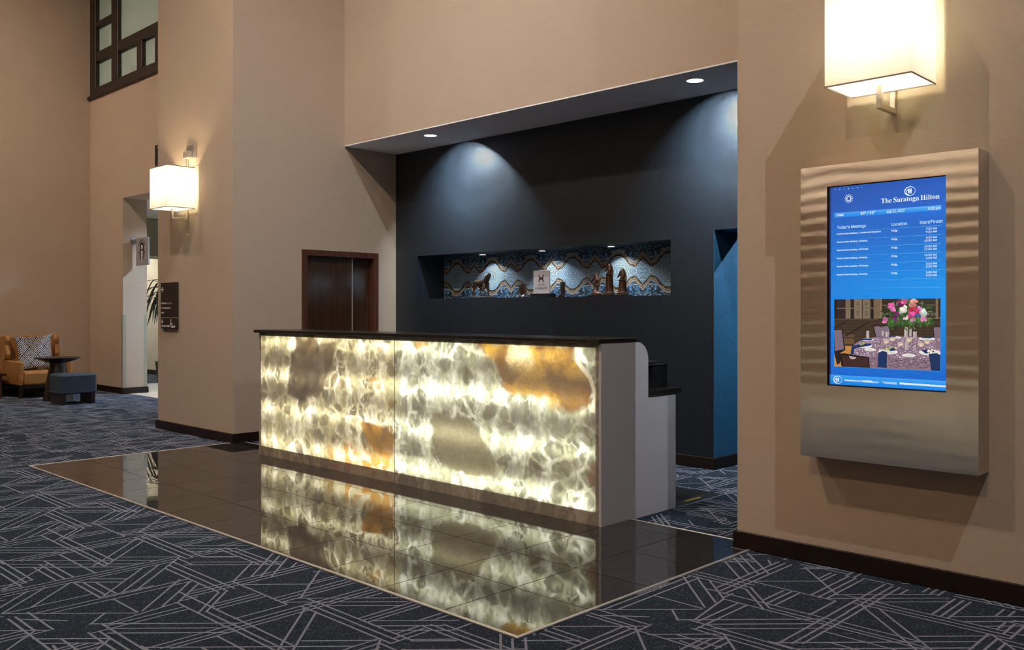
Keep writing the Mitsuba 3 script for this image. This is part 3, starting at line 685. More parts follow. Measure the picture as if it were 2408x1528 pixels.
# floor mat behind the desk
fm = thing('floor_mat', 'black ribbed rubber mat lying on the carpet behind the desk', 'mat')
mp = np.array([(-1.6, 0.80, 0), (0.0, 0.80, 0), (0.0, 1.40, 0), (-1.6, 1.40, 0), (-1.56, 0.84, 0.016), (-0.04, 0.84, 0.016), (-0.04, 1.36, 0.016), (-1.56, 1.36, 0.016)], float)
add('pad', trimesh.convex.convex_hull(mp + [0, 0, 0.0005]), 'black_rubber', fm)
add('ribbing', [box(-1.54, -0.06, y, y + 0.011, 0.0155, 0.0185) for y in np.arange(0.86, 1.34, 0.022)], 'black_rubber', fm)
mat('yellow_mark', (0.55, 0.40, 0.03), 0.5)
add('warning_strip', box(-0.030, -0.014, 0.98, 1.17, 0.0085, 0.0135), 'yellow_mark', fm, label='short yellow warning strip')


# ------------------------------------------------------------------ sconces
def sconce(cx, label, bulb):
    W_, D_, z0, z1 = 0.412, 0.302, 2.426, 2.868
    yb_, yf = YF - 0.025, YF - 0.030 - D_
    s = thing('wall_sconce', label, 'wall lamp', 'box shade sconces on the beige walls')
    x0, x1 = cx - W_ / 2, cx + W_ / 2
    quads = [[(x0, yf), (x1, yf)], [(x1, yf), (x1, yb_)], [(x0, yb_), (x0, yf)]]      # open at the back
    sh = [trimesh.Trimesh([[*a, z0], [*b, z0], [*b, z1], [*a, z1]], [[0, 1, 2], [0, 2, 3]], process=False) for a, b in quads]
    add('shade', sh, 'shade_cloth', s)
    for z in (z0, z1 - 0.007):
        hem = [box(x0 - .0015, x1 + .0015, yf - .0015, yf + .001, z, z + .007), box(x0 - .0015, x1 + .0015, yb_ - .001, yb_ + .0015, z, z + .007), box(x0 - .0015, x0 + .001, yf, yb_, z, z + .007), box(x1 - .001, x1 + .0015, yf, yb_, z, z + .007)]
        add('hem', tm(m3.Manifold.batch_boolean([m3.Manifold(m3.Mesh(np.asarray(q.vertices, np.float32), np.asarray(q.faces, np.uint32))) for q in hem], m3.OpType.Add)), 'shade_hem', s)
    add('bottom_diffuser', trimesh.Trimesh([[x0 + .002, yf + .002, z0 + .006], [x1 - .002, yf + .002, z0 + .006], [x1 - .002, yb_ - .002, z0 + .006], [x0 + .002, yb_ - .002, z0 + .006]], [[0, 2, 1], [0, 3, 2]], process=False), 'shade_diffuser', s)
    b = trimesh.creation.icosphere(3, 0.035)
    b.apply_scale([1, 1, 1.25])
    b.apply_translation([cx, (yf + yb_) / 2, 2.68])
    add('bulb', b, 'pale_lens', s, smooth=True, emitter=emit((1.0, 0.77, 0.47), bulb, 2.5))
    ym, w = (yf + yb_) / 2, 0.013
    zb = 2.318
    add('arm', [cbox(cx - w, cx + w, ym - w, ym + w, zb, 2.60, .002), cbox(cx - w, cx + w, ym - w, YF - 0.004, zb, zb + 2 * w, .002),
                cbox(cx - w, cx + w, YF - 0.024, YF - 0.003, zb, 3.07, .002)], 'nickel', s)
    add('lamp_holder', cyl((cx, ym, 2.60), (cx, ym, 2.65), 0.018), 'nickel', s)
    add('wall_plate', cbox(cx - 0.02, cx + 0.20, YF - 0.012, YF, 2.975, 3.125, .003), 'nickel', s)
    add('plate_knuckle', cbox(cx - 0.02, cx + 0.12, YF - 0.05, YF - 0.012, 2.985, 3.055, .004), 'nickel', s)
    return s


sconce(1.72, 'large lit box shade sconce with a nickel bracket above the steel framed screen', SCONCE_BULB)
sconce(-5.83, 'lit box shade sconce with a nickel bracket on the pier above the directory sign', SCONCE_BULB)

# ------------------------------------------------------------------ steel framed screen
SX0, SX1, SZ0, SZ1, SY = 1.451, 2.013, 0.967, 1.965, 0.035
BX0, BX1, BZ0, BZ1 = 1.300, 2.155, 0.592, 2.077
disp = thing('information_display', 'tall brushed steel wall unit with a lit blue screen listing meetings', 'display screen')


def steel_bump(p, n, uv):
    k = 0.12 + 0.88 * smoothstep(0.93, 1.08, p.z)
    wave = 0.0009 * dr.sin(p.z * 14.0 + 0.8 * dr.sin(p.x * 5.0) + 1.5 * noise(p.x * 2.0, p.z * 2.0)) * (0.5 + 0.5 * k)
    wave = wave + 0.00038 * k * dr.sin(p.z * 92.0 + 2.5 * noise(p.x * 4.0, p.z * 3.0, 2.0))
    return wave + 0.000035 * noise(p.x * 30.0, p.z * 1400.0)


scene['brushed_front'] = {'type': 'twosided', 'bsdf': {'type': 'bumpmap', 'arbitrary': proc(steel_bump), 'scale': 1.0, 'bsdf': {
    'type': 'principled', 'base_color': rgb((0.84, 0.80, 0.75)), 'metallic': 1.0, 'roughness': 0.17, 'anisotropic': 0.3}}}
hole = sbox(SX0 - 0.008, SZ0 - 0.006, SX1 + 0.002, SZ1 + 0.004)
plate = sbox(BX0, BZ0, BX1, BZ1).difference(hole)
add('front_plate', prism(plate, 'y', SY, SY + 0.003), 'brushed_front', disp)
add('housing', tm(mbox(BX0, BX1, SY + 0.003, YF - 0.0005, BZ0, BZ1) - mbox(BX0 + 0.003, BX1 - 0.003, SY, YF + 1, BZ0 + 0.003, BZ1 - 0.003)), 'steel', disp)
add('lock', cyl((1.385, 0.10, BZ0 - 0.012), (1.385, 0.10, BZ0), 0.008), 'black_plastic', disp)
add('screen_bezel', box(SX0 - 0.01, SX1 + 0.004, SY + 0.012, SY + 0.03, SZ0 - 0.008, SZ1 + 0.006), 'black_plastic', disp)

# the picture on the screen: flat coloured shapes, in fractions of the screen from its top left corner
SW, SH = SX1 - SX0, SZ1 - SZ0
scr_v, scr_f, scr_c = [], [], []
nv = 0


def put(v2, f, col, layer):
    """v2: fractions (u right, v down); col: one sRGB colour or one per vertex."""
    global nv
    v2 = np.asarray(v2, float)
    f = np.asarray(f, int)
    w = np.c_[SX0 + v2[:, 0] * SW, np.full(len(v2), SY + 0.011 - 0.00025 * layer), SZ1 - v2[:, 1] * SH]
    a = w[f[:, 1]] - w[f[:, 0]]
    b = w[f[:, 2]] - w[f[:, 0]]
    flip = np.cross(a, b)[:, 1] > 0
    f = f.copy()
    f[flip] = f[flip][:, ::-1]
    c = np.asarray(col, float)
    c = np.broadcast_to(c, (len(v2), 3)) if c.ndim == 1 else c
    scr_v.append(w)
    scr_f.append(f + nv)
    scr_c.append(np.array([lin(*q) for q in c]) if len({tuple(q) for q in c}) > 1 else np.tile(lin(*c[0]), (len(v2), 1)))
    nv += len(v2)


def shape(poly, col, layer):
    for g in getattr(poly, 'geoms', [poly]):
        if g.is_empty or g.area < 1e-9:
            continue
        v, f = trimesh.creation.triangulate_polygon(g, engine='earcut')
        put(v, f, col, layer)


def rect(u0, u1, v0, v1, col, layer):
    put([(u0, v0), (u1, v0), (u1, v1), (u0, v1)], [[0, 1, 2], [0, 2, 3]], col, layer)


def words(s, u0, u1, v, cap, col=(255, 255, 255), bold=False, layer=4):
    """Text from u0 to u1 with its baseline at v and capitals cap tall (fractions of the screen's height)."""
    m = text_mesh(s, 1.0, 0.01, bold)
    top = m.face_normals[:, 2] > 0.5
    used, inv = np.unique(m.faces[top], return_inverse=True)
    q = m.vertices[used]
    x = (q[:, 0] - m.vertices[:, 0].min()) / np.ptp(m.vertices[:, 0])
    put(np.c_[u0 + x * (u1 - u0), v - q[:, 1] * cap], inv.reshape(-1, 3), col, layer)


GLYPHS = {'T':(126,[[[(3,136),(122,136),(122,95),(117,95),(114,109),(104,123),(92,128),(78,128),(79,15),(85,7),(98,5),(98,0),(27,0),(27,5),(41,8),(46,16),(46,128),(38,129),(22,123),(11,107),(9,95),(3,95)]]]),'h':(113,[[[(5,5),(14,8),(16,16),(16,119),(14,127),(6,130),(6,135),(44,135),(44,81),(60,93),(78,95),(91,89),(96,81),(98,15),(102,6),(108,5),(108,0),(60,0),(60,5),(68,7),(70,13),(70,71),(68,78),(64,80),(54,79),(44,69),(44,12),(47,6),(54,5),(54,0),(5,0)]]]),'e':(90,[[[(6,38),(6,58),(10,72),(25,90),(36,95),(53,96),(66,92),(77,82),(83,68),(84,51),(35,50),(38,30),(49,17),(63,15),(73,19),(80,27),(85,24),(76,11),(67,4),(52,-1),(39,-1),(26,4),(12,19)],[(36,75),(35,59),(60,59),(59,80),(54,89),(46,90),(41,88)]]]),'S':(116,[[[(13,49),(19,49),(27,25),(40,11),(53,6),(64,6),(78,13),(83,24),(81,38),(69,49),(41,62),(23,76),(15,93),(15,109),(22,126),(37,138),(63,141),(91,135),(95,141),(101,141),(101,97),(96,97),(88,117),(69,133),(49,134),(36,121),(37,108),(44,99),(87,78),(102,64),(107,49),(107,35),(100,17),(88,6),(72,0),(49,-1),(23,5),(18,-1),(13,-1)]]]),'a':(102,[[[(6,25),(11,36),(19,43),(59,59),(58,82),(48,90),(39,90),(31,85),(37,72),(32,61),(28,59),(14,61),(10,67),(10,78),(17,88),(34,96),(58,97),(71,94),(82,86),(87,73),(87,16),(90,12),(96,14),(98,11),(96,7),(85,0),(71,-1),(65,1),(59,11),(43,1),(23,-1),(15,2),(9,8)],[(35,30),(37,16),(43,12),(53,15),(59,20),(59,52),(45,47),(38,40)]]]),'r':(86,[[[(5,0),(5,5),(14,7),(16,15),(16,77),(13,86),(6,87),(6,92),(43,92),(44,77),(55,90),(62,94),(80,93),(86,84),(86,74),(83,69),(70,66),(59,77),(54,77),(45,65),(44,15),(47,7),(59,5),(59,0)]]]),'t':(68,[[[(6,85),(6,91),(29,114),(38,128),(43,128),(43,95),(62,94),(62,85),(43,84),(44,18),(47,14),(53,14),(61,23),(66,22),(62,12),(53,3),(43,-1),(30,-1),(18,6),(14,20),(14,84)]]]),'o':(100,[[[(6,37),(6,59),(10,72),(17,83),(32,94),(43,97),(68,94),(84,82),(91,70),(94,59),(94,37),(91,26),(84,14),(68,2),(43,-1),(28,4),(14,17)],[(35,28),(37,16),(42,7),(53,5),(61,10),(65,25),(65,69),(60,86),(53,91),(42,89),(37,79)]]]),'g':(97,[[[(4,-25),(6,-16),(18,-8),(8,2),(8,15),(16,25),(28,32),(18,38),(8,51),(7,70),(12,80),(21,88),(39,94),(55,94),(69,90),(94,90),(94,79),(81,78),(87,64),(86,51),(82,43),(69,33),(58,30),(39,30),(30,22),(30,18),(37,14),(65,14),(86,8),(91,3),(94,-6),(94,-17),(88,-29),(67,-40),(33,-42),(14,-37)],[(22,-19),(27,-31),(35,-34),(57,-35),(74,-30),(78,-24),(78,-17),(68,-11),(29,-11)],[(34,71),(36,44),(42,37),(49,36),(56,41),(59,50),(59,74),(52,87),(44,88),(37,82)]]]),'H':(156,[[[(5,0),(5,5),(17,7),(22,16),(22,119),(17,128),(5,130),(5,135),(72,135),(72,130),(62,129),(55,122),(55,75),(102,76),(101,122),(94,129),(84,130),(84,135),(151,135),(151,130),(139,128),(134,119),(134,17),(139,7),(151,5),(151,0),(84,0),(84,5),(96,7),(101,14),(101,66),(54,65),(55,14),(60,7),(72,5),(72,0)]]]),'i':(59,[[[(5,5),(14,7),(16,15),(16,77),(13,86),(6,87),(6,92),(44,92),(44,13),(47,6),(54,5),(54,0),(5,0)]],[[(15,119),(16,130),(26,138),(37,137),(45,127),(44,116),(34,108),(21,110)]]]),'l':(59,[[[(5,5),(14,7),(16,15),(16,120),(13,129),(6,130),(6,135),(44,135),(44,13),(47,6),(54,5),(54,0),(5,0)]]]),'n':(113,[[[(5,5),(14,8),(16,16),(16,76),(14,84),(6,87),(6,92),(44,92),(45,81),(56,91),(67,95),(82,94),(91,89),(98,74),(98,15),(102,6),(108,5),(108,0),(60,0),(60,5),(68,7),(70,13),(70,71),(68,78),(64,80),(54,79),(44,69),(44,12),(47,6),(54,5),(54,0),(5,0)]]])}
g0, g1, g2, g3 = (0, 78, 172), (0, 100, 205), (0, 140, 240), (0, 162, 252)
us, vs = np.linspace(0, 1, 9), np.linspace(0, 1, 41)
gv, gc, gf = [], [], []
for j, v in enumerate(vs):
    for i, u in enumerate(us):
        gv.append((u, v))
        k = np.clip((v - 0.12) / 0.38, 0, 1) * 0.6 + 0.4 * np.clip((v - 0.25) / 0.25, 0, 1) * u
        c = np.array(g1) * (1 - k) + np.array(g3) * k
        if v < 0.18:
            c = np.array(g0) * (1 - v / 0.18) + c * (v / 0.18) + u * np.array((0, 14, 26))
        if v > 0.6:
            q = np.clip((v - 0.6) / 0.35, 0, 1)
            c = c * (1 - q) + np.array((4, 92, 205)) * q
        gc.append(c)
for j in range(40):
    for i in range(8):
        a = j * 9 + i
        gf += [[a, a + 1, a + 10], [a, a + 10, a + 9]]
put(gv, gf, gc, 0)
for i in range(150):
    v = (i + 0.5) / 150
    k = np.clip((v - 0.12) / 0.38, 0, 1)
    rect(0.0, 1.0, v - 0.0011, v + 0.0011, [float(q) for q in np.array((0, 88, 190)) * (1 - k) + np.array((0, 132, 232)) * k], 1)
rect(0.0, 0.012, 0.0, 1.0, (4, 40, 110), 2)
for i in range(7):
    u = 0.053 + i * 0.0405
    shape(Point(0, 0).buffer(1, 8).__class__([(u + 0.005 * math.cos(a) * (1 if i % 2 else 0.75), 0.0135 + 0.0028 * math.sin(a)) for a in np.linspace(0, 2 * math.pi, 9)[:-1]]), (190, 225, 255), 3)
asp = SW / SH


def ell(u, v, r, n=32):
    return Polygon([(u + r * math.cos(a), v + r * asp * math.sin(a)) for a in np.linspace(0, 2 * math.pi, n + 1)[:-1]])


shape(ell(0.178, 0.064, 0.023).difference(ell(0.178, 0.064, 0.015)), (245, 250, 255), 3)
for i in range(12):
    a = i * math.pi / 6
    p = [(0.0265, -0.0028), (0.039, -0.0036), (0.039, 0.0036), (0.0265, 0.0028)]
    shape(Polygon([(0.178 + x * math.cos(a) - y * math.sin(a), 0.064 + asp * (x * math.sin(a) + y * math.cos(a))) for x, y in p]), (245, 250, 255), 3)


def emblem(u, v, ru, layer, col=(240, 248, 255)):
    rv = ru * asp * 0.88
    ring = Polygon([(u + ru * math.cos(a), v + rv * math.sin(a)) for a in np.linspace(0, 2 * math.pi, 49)[:-1]])
    cut = Polygon([(u + 0.06 * ru + 0.87 * ru * math.cos(a), v + 0.0 * rv + 0.84 * rv * math.sin(a)) for a in np.linspace(0, 2 * math.pi, 49)[:-1]])
    shape(ring.difference(cut), col, layer)
    swirl = LineString([(u + ru * (0.72 * math.cos(a) + 0.08), v + rv * (0.62 * math.sin(a) + 0.22)) for a in np.linspace(2.0, 4.2, 14)]).buffer(ru * 0.05)
    shape(swirl, col, layer)
    k = ru * 0.5
    for sx in (-0.62, 0.12):
        shape(sbox(u + sx * k + 0.02 * ru, v - 0.52 * rv, u + (sx + 0.52) * k + 0.02 * ru, v + 0.5 * rv), col, layer)
    shape(sbox(u - 0.3 * k, v - 0.1 * rv, u + 0.4 * k, v + 0.08 * rv), col, layer)


emblem(0.707, 0.054, 0.046, 3)
pen, glyph_run = 0.0, []
for ch in 'The Saratoga Hilton':
    if ch == ' ':
        pen += 34
        continue
    w, polys = GLYPHS[ch]
    for rings in polys:
        glyph_run.append(Polygon([(x + pen, y) for x, y in rings[0]], [[(x + pen, y) for x, y in h] for h in rings[1:]]))
    pen += w - 4
for g in glyph_run:
    if not g.is_valid:
        g = g.buffer(0)
    k = (0.949 - 0.463) / pen
    from shapely import affinity
    shape(affinity.affine_transform(g, [k, 0, 0, -0.0232 / 137.0, 0.463, 0.1015]), (245, 250, 255), 3)
put([(0.041, 0.131), (0.963, 0.133), (0.963, 0.144), (0.041, 0.143), (0.041, 0.1555), (0.963, 0.157)], [[0, 1, 2], [0, 2, 3], [3, 2, 5], [3, 5, 4]],
    [(70, 165, 245), (120, 190, 250), (60, 165, 250), (20, 145, 245), (0, 140, 245), (10, 145, 250)], 2)
WH = (248, 252, 255)
words('Clear', 0.063, 0.134, 0.1485, 0.0125, bold=True)
words('83° / 65°', 0.284, 0.413, 0.149, 0.0125, bold=True)
words('July 11, 2017', 0.509, 0.664, 0.1505, 0.0125, bold=True)
words('9:30 pm', 0.856, 0.954, 0.151, 0.0115, bold=True)
PALE = (200, 235, 255)
words("Today's Meetings", 0.07, 0.331, 0.2125, 0.0145, PALE, True)
words('Location', 0.552, 0.685, 0.2145, 0.0145, PALE, True)
words('Start/Finish', 0.788, 0.972, 0.2145, 0.0145, PALE, True)
rows = [('Continental Breakfast', '7:30 AM', '9:00 AM', 0.463), ('Meeting', '8:00 AM', '10:30 AM', 0.343), ('AM Break', '10:30 AM', '11:00 AM', 0.353),
        ('Meeting', '11:00 AM', '3:00 PM', 0.343), ('PM Break', '3:00 PM', '3:30 PM', 0.353), ('Meeting', '3:30 PM', '5:00 PM', 0.343)]
for i, (what, a, b, end) in enumerate(rows):
    v = 0.2265 + i * 0.0411
    words('Nemira Sales Meeting : ' + what, 0.068, end, v + 0.0155, 0.0078, WH, True)
    words('Phila', 0.552, 0.603, v + 0.0175, 0.0100, WH, True)
    words(a, 0.839 if len(a) == 7 else 0.826, 0.926, v + 0.0175, 0.0090, WH, True)
    words(b, 0.839 if len(b) == 7 else 0.826, 0.926, v + 0.0315, 0.0090, WH, True)
for i in range(8):
    v = 0.2265 + i * 0.0411
    put([(0.041, v - 0.0008), (0.962, v + 0.0008), (0.962, v + 0.0026), (0.041, v + 0.0008)], [[0, 1, 2], [0, 2, 3]], [(20, 130, 235), (110, 190, 250), (110, 190, 250), (20, 130, 235)], 2)
put([(0.0, 0.951), (1.0, 0.953), (1.0, 0.975), (0.0, 0.975), (0.0, 1.0), (1.0, 1.0)], [[0, 1, 2], [0, 2, 3], [3, 2, 5], [3, 5, 4]],
    [(60, 165, 245), (70, 170, 250), (30, 150, 245), (20, 145, 240), (0, 125, 225), (0, 135, 240)], 2)
emblem(0.075, 0.975, 0.040, 3)
shape(Polygon([(0.135, 0.9705), (0.45, 0.9725), (0.44, 0.982), (0.135, 0.9795)]), (150, 200, 250), 3)
shape(Polygon([(0.145, 0.9725), (0.24, 0.974), (0.23, 0.9785), (0.145, 0.977)]), (220, 236, 252), 4)
shape(Polygon([(0.46, 0.972), (0.6, 0.971), (0.6, 0.983), (0.50, 0.982)]), (160, 208, 250), 3)
shape(Polygon([(0.62, 0.971), (1.0, 0.9745), (1.0, 0.983), (0.62, 0.981)]), (225, 238, 252), 3)
shape(Polygon([(0.3, 0.971), (0.38, 0.97), (0.40, 0.979), (0.31, 0.979)]), (225, 238, 252), 4)

# banquet photograph: U right, V down, 0 to 1 within its frame
PU0, PU1, PV0, PV1 = 0.0435, 0.955, 0.5685, 0.908
rect(PU0 - 0.004, PU1 + 0.004, PV0 - 0.0025, PV1 + 0.0025, (40, 150, 245), 2)


def P(u, v):
    return (PU0 + u * (PU1 - PU0), PV0 + v * (PV1 - PV0))


def pic(pts, col, layer=4):
    g = Polygon([P(min(max(u, 0), 1), min(max(v, 0), 1)) for u, v in pts])
    shape(g if g.is_valid else g.buffer(0), col, layer)


def pr(u0, u1, v0, v1, col, layer=4):
    pic([(u0, v0), (u1, v0), (u1, v1), (u0, v1)], col, layer)


def blob(u, v, r, col, layer, squash=1.0, n=9, jag=0.25, rnd=random.Random(3)):
    pic([(u + r * (1 + rnd.uniform(-jag, jag)) * math.cos(a), v + 1.42 * squash * r * (1 + rnd.uniform(-jag, jag)) * math.sin(a)) for a in np.linspace(0, 2 * math.pi, n + 1)[:-1]], col, layer)


pr(0, 1, 0, 1, (42, 34, 30), 3)
for u0, u1, c in ((0.0, 0.03, (24, 20, 20)), (0.03, 0.115, (44, 30, 36)), (0.115, 0.165, (120, 104, 84)), (0.165, 0.20, (34, 26, 28)), (0.20, 0.278, (122, 106, 84)), (0.284, 0.36, (118, 102, 82)), (0.36, 0.39, (30, 24, 24)),
                  (0.39, 0.45, (118, 98, 76)), (0.45, 0.47, (140, 112, 84)), (0.47, 0.60, (46, 36, 32)), (0.60, 0.85, (58, 46, 38)), (0.85, 0.96, (50, 46, 40)), (0.96, 0.98, (130, 108, 82))):
    pr(u0, u1, 0.0, 0.285, c, 4)
for u0, u1, v0, v1 in ((0.215, 0.265, 0.02, 0.11), (0.215, 0.265, 0.15, 0.265), (0.295, 0.345, 0.02, 0.11), (0.295, 0.345, 0.15, 0.265), (0.13, 0.155, 0.17, 0.27)):
    pr(u0, u1, v0, v1, (146, 130, 104), 5)
    pr(u0 + .006, u1 - .006, v0 + .01, v1 - .01, (112, 97, 78), 6)
pr(0.025, 0.20, 0.128, 0.14, (128, 112, 92), 5)
pr(0.36, 0.45, 0.128, 0.14, (128, 108, 84), 5)
pr(0.47, 0.60, 0.085, 0.095, (120, 98, 74), 5)
pr(0.84, 0.98, 0.085, 0.095, (120, 100, 76), 5)
pr(0.86, 0.97, 0.20, 0.235, (120, 108, 96), 5)
pr(0.0, 0.45, 0.285, 0.305, (76, 62, 50), 5)
pr(0.45, 1.0, 0.265, 0.28, (130, 104, 76), 5)
pr(0, 1, 0.305, 0.66, (62, 46, 34), 4)
for i in range(16):
    v = 0.32 + i * 0.022
    pr(0, 1, v, v + 0.006, (76, 56, 40) if i % 2 else (48, 36, 28), 5)
pic([(0.35, 0.32), (0.37, 0.32), (0.12, 0.55), (0.09, 0.55)], (30, 24, 24), 6)
pic([(0.12, 0.32), (0.14, 0.32), (0.0, 0.44), (0.0, 0.42)], (30, 24, 24), 6)
pic([(0.60, 0.36), (0.615, 0.36), (0.57, 0.52), (0.56, 0.52)], (26, 22, 24), 6)
pic([(0.77, 0.33), (0.785, 0.33), (0.79, 0.5), (0.775, 0.5)], (26, 22, 24), 6)
pr(0.0, 0.20, 0.52, 0.68, (112, 82, 58), 5)
pr(0.0, 0.20, 0.56, 0.575, (50, 40, 36), 6)
pr(0.0, 0.20, 0.66, 0.69, (62, 48, 40), 6)
pic([(0, 0.69), (0.2, 0.69), (0.2, 1), (0, 1)], (196, 138, 70), 5)
# chairs
pic([(0.385, 0.39), (0.39, 0.375), (0.55, 0.375), (0.55, 0.54), (0.405, 0.54)], (30, 24, 28), 6)
pic([(0.395, 0.40), (0.44, 0.39), (0.47, 0.415), (0.50, 0.39), (0.54, 0.39), (0.545, 0.54), (0.415, 0.54)], (132, 112, 128), 7)
pic([(0.93, 0.385), (1, 0.385), (1, 0.56), (0.94, 0.56)], (30, 24, 28), 6)
pic([(0.94, 0.40), (1, 0.395), (1, 0.56), (0.95, 0.56)], (128, 108, 122), 7)
pic([(0, 0.44), (0.08, 0.435), (0.115, 0.75), (0.06, 0.80), (0.06, 0.95), (0.03, 0.97), (0, 0.80)], (30, 24, 28), 6)
pic([(0, 0.46), (0.075, 0.45), (0.10, 0.74), (0.01, 0.77)], (126, 108, 124), 7)
# table and cloth
pic([(0.165, 0.80), (0.17, 0.72), (0.22, 0.64), (0.30, 0.58), (0.42, 0.545), (0.60, 0.53), (1, 0.54), (1, 1), (0.30, 1)], (140, 112, 130), 7)
rs = random.Random(11)
table = Polygon([(0.19, 0.80), (0.22, 0.66), (0.30, 0.60), (0.42, 0.56), (0.60, 0.545), (0.995, 0.555), (0.995, 0.98), (0.34, 0.98)])
for i in range(1500):
    u, v = rs.uniform(0.17, 0.99), rs.uniform(0.54, 0.99)
    if not table.contains(Point(u, v)):
        continue
    c = rs.choice([(222, 204, 216), (205, 180, 198), (120, 94, 114), (236, 224, 232)] if v < 0.84 else [(70, 50, 66), (96, 72, 90), (214, 190, 206), (60, 42, 58)])
    a, s_ = rs.uniform(0, 6.3), rs.uniform(0.004, 0.010)
    pic([(u + s_ * math.cos(a), v + s_ * math.sin(a)), (u + s_ * math.cos(a + 2.3), v + s_ * math.sin(a + 2.3)), (u + s_ * math.cos(a + 3.6), v + s_ * math.sin(a + 3.6))], c, 8)
for u, v, r, sq in ((0.53, 0.755, 0.09, .3), (0.72, 0.80, 0.06, .3), (0.355, 0.735, 0.055, .3), (0.30, 0.685, 0.075, .3), (0.33, 0.59, 0.06, .25), (0.88, 0.56, 0.075, .2), (0.60, 0.55, 0.05, .25), (0.91, 0.75, 0.10, .28)):
    blob(u, v, r, (244, 240, 236), 9, sq, 20, 0.02)
    blob(u, v + 0.004, r * 0.7, (226, 220, 214), 10, sq, 20, 0.02)
NAVY = (10, 48, 96)
for pts in ([(0.435, 0.78), (0.475, 0.745), (0.52, 0.765), (0.515, 0.99), (0.43, 0.985)], [(0.53, 0.71), (0.60, 0.70), (0.60, 0.735), (0.55, 0.745)], [(0.165, 0.82), (0.18, 0.69), (0.24, 0.665), (0.37, 0.64), (0.36, 0.675), (0.24, 0.71), (0.20, 0.73), (0.20, 0.80)],
            [(0.90, 0.77), (0.97, 0.755), (1, 0.78), (1, 1), (0.92, 1)], [(0.83, 0.72), (0.93, 0.70), (0.95, 0.74), (0.87, 0.765)], [(0.25, 0.575), (0.38, 0.575), (0.37, 0.60), (0.27, 0.60)], [(0.53, 0.525), (0.60, 0.52), (0.60, 0.545), (0.54, 0.55)], [(0.83, 0.53), (0.94, 0.53), (0.92, 0.55), (0.84, 0.55)]):
    pic(pts, NAVY, 11)
for u, v in ((0.52, 0.72), (0.27, 0.655), (0.90, 0.73), (0.57, 0.705)):
    for q in range(5):
        blob(u + rs.uniform(-.03, .03), v + rs.uniform(-.015, .015), 0.012, rs.choice([(250, 240, 220), (220, 200, 160), (130, 160, 80)]), 12)
for u, v, w, h in ((0.335, 0.46, 0.03, 0.11), (0.48, 0.46, 0.022, 0.07), (0.52, 0.47, 0.035, 0.08), (0.695, 0.40, 0.035, 0.15), (0.735, 0.43, 0.025, 0.10), (0.775, 0.46, 0.035, 0.09), (0.70, 0.60, 0.035, 0.12)):
    pr(u - w / 2, u + w / 2, v, v + h, (176, 160, 160), 9)
    pr(u - w / 4, u - w / 8, v + .01, v + h - .01, (236, 232, 232), 10)
for u, v in ((0.57, 0.57), (0.51, 0.61), (0.645, 0.64), (0.72, 0.58), (0.83, 0.64), (0.885, 0.60)):
    blob(u, v, 0.030, (206, 184, 168), 11, 0.8, 12, 0.1)
    blob(u, v + 0.01, 0.012, (252, 224, 180), 12, 0.8, 8, 0.1)
# flowers and leaves
for i in range(520):
    u, v = rs.gauss(0.70, 0.12), rs.gauss(0.20, 0.11)
    if v < 0.01 or v > 0.42 or abs(u - 0.70) > 0.06 + 0.55 * v + 0.05 or (v > 0.3 and abs(u - 0.7) > 0.24):
        continue
    a, L = rs.uniform(0, 6.3), rs.uniform(0.02, 0.05)
    c = rs.choice([(40, 72, 30), (70, 110, 46), (30, 54, 30), (96, 128, 84), (58, 30, 54)])
    pic([(u, v), (u + L * math.cos(a) - .008 * math.sin(a), v + L * math.sin(a) + .01 * math.cos(a)), (u + 1.7 * L * math.cos(a), v + 1.7 * L * math.sin(a)), (u + L * math.cos(a) + .008 * math.sin(a), v + L * math.sin(a) - .01 * math.cos(a))], c, 12)
for i in range(130):
    u = rs.uniform(0.50, 0.93)
    v0 = 0.27 + 0.05 * rs.random()
    L = rs.uniform(0.04, 0.12) * (1.3 - 2.2 * abs(u - 0.71))
    pic([(u, v0), (u + 0.02, v0), (u + rs.uniform(-.02, .02), v0 + L)], rs.choice([(52, 96, 38), (84, 130, 58), (38, 70, 34)]), 12)
FLOWERS = [(0.56, 0.10, .032, (226, 90, 160)), (0.575, 0.155, .03, (240, 130, 186)), (0.50, 0.305, .035, (232, 120, 178)), (0.68, 0.03, .032, (222, 96, 150)), (0.765, 0.06, .042, (238, 150, 140)), (0.745, 0.14, .03, (196, 40, 70)),
           (0.80, 0.17, .032, (220, 40, 110)), (0.74, 0.215, .038, (232, 84, 160)), (0.86, 0.28, .036, (232, 140, 186)), (0.82, 0.135, .022, (214, 150, 210)), (0.665, 0.155, .045, (236, 236, 216)), (0.86, 0.20, .045, (206, 220, 206)),
           (0.61, 0.22, .026, (120, 30, 110)), (0.595, 0.29, .022, (128, 40, 120)), (0.66, 0.09, .026, (104, 28, 88)), (0.80, 0.235, .03, (70, 90, 140)), (0.69, 0.275, .028, (220, 200, 190)), (0.76, 0.30, .03, (214, 150, 180)), (0.63, 0.05, .02, (160, 40, 120))]
for u, v, r, c in FLOWERS:
    for q in range(7):
        k = rs.uniform(0.75, 1.2)
        blob(u + rs.uniform(-r, r) * .6, v + rs.uniform(-r, r) * .85, r * rs.uniform(.35, .6), [min(255, x * k) for x in c], 13 + (q > 3))
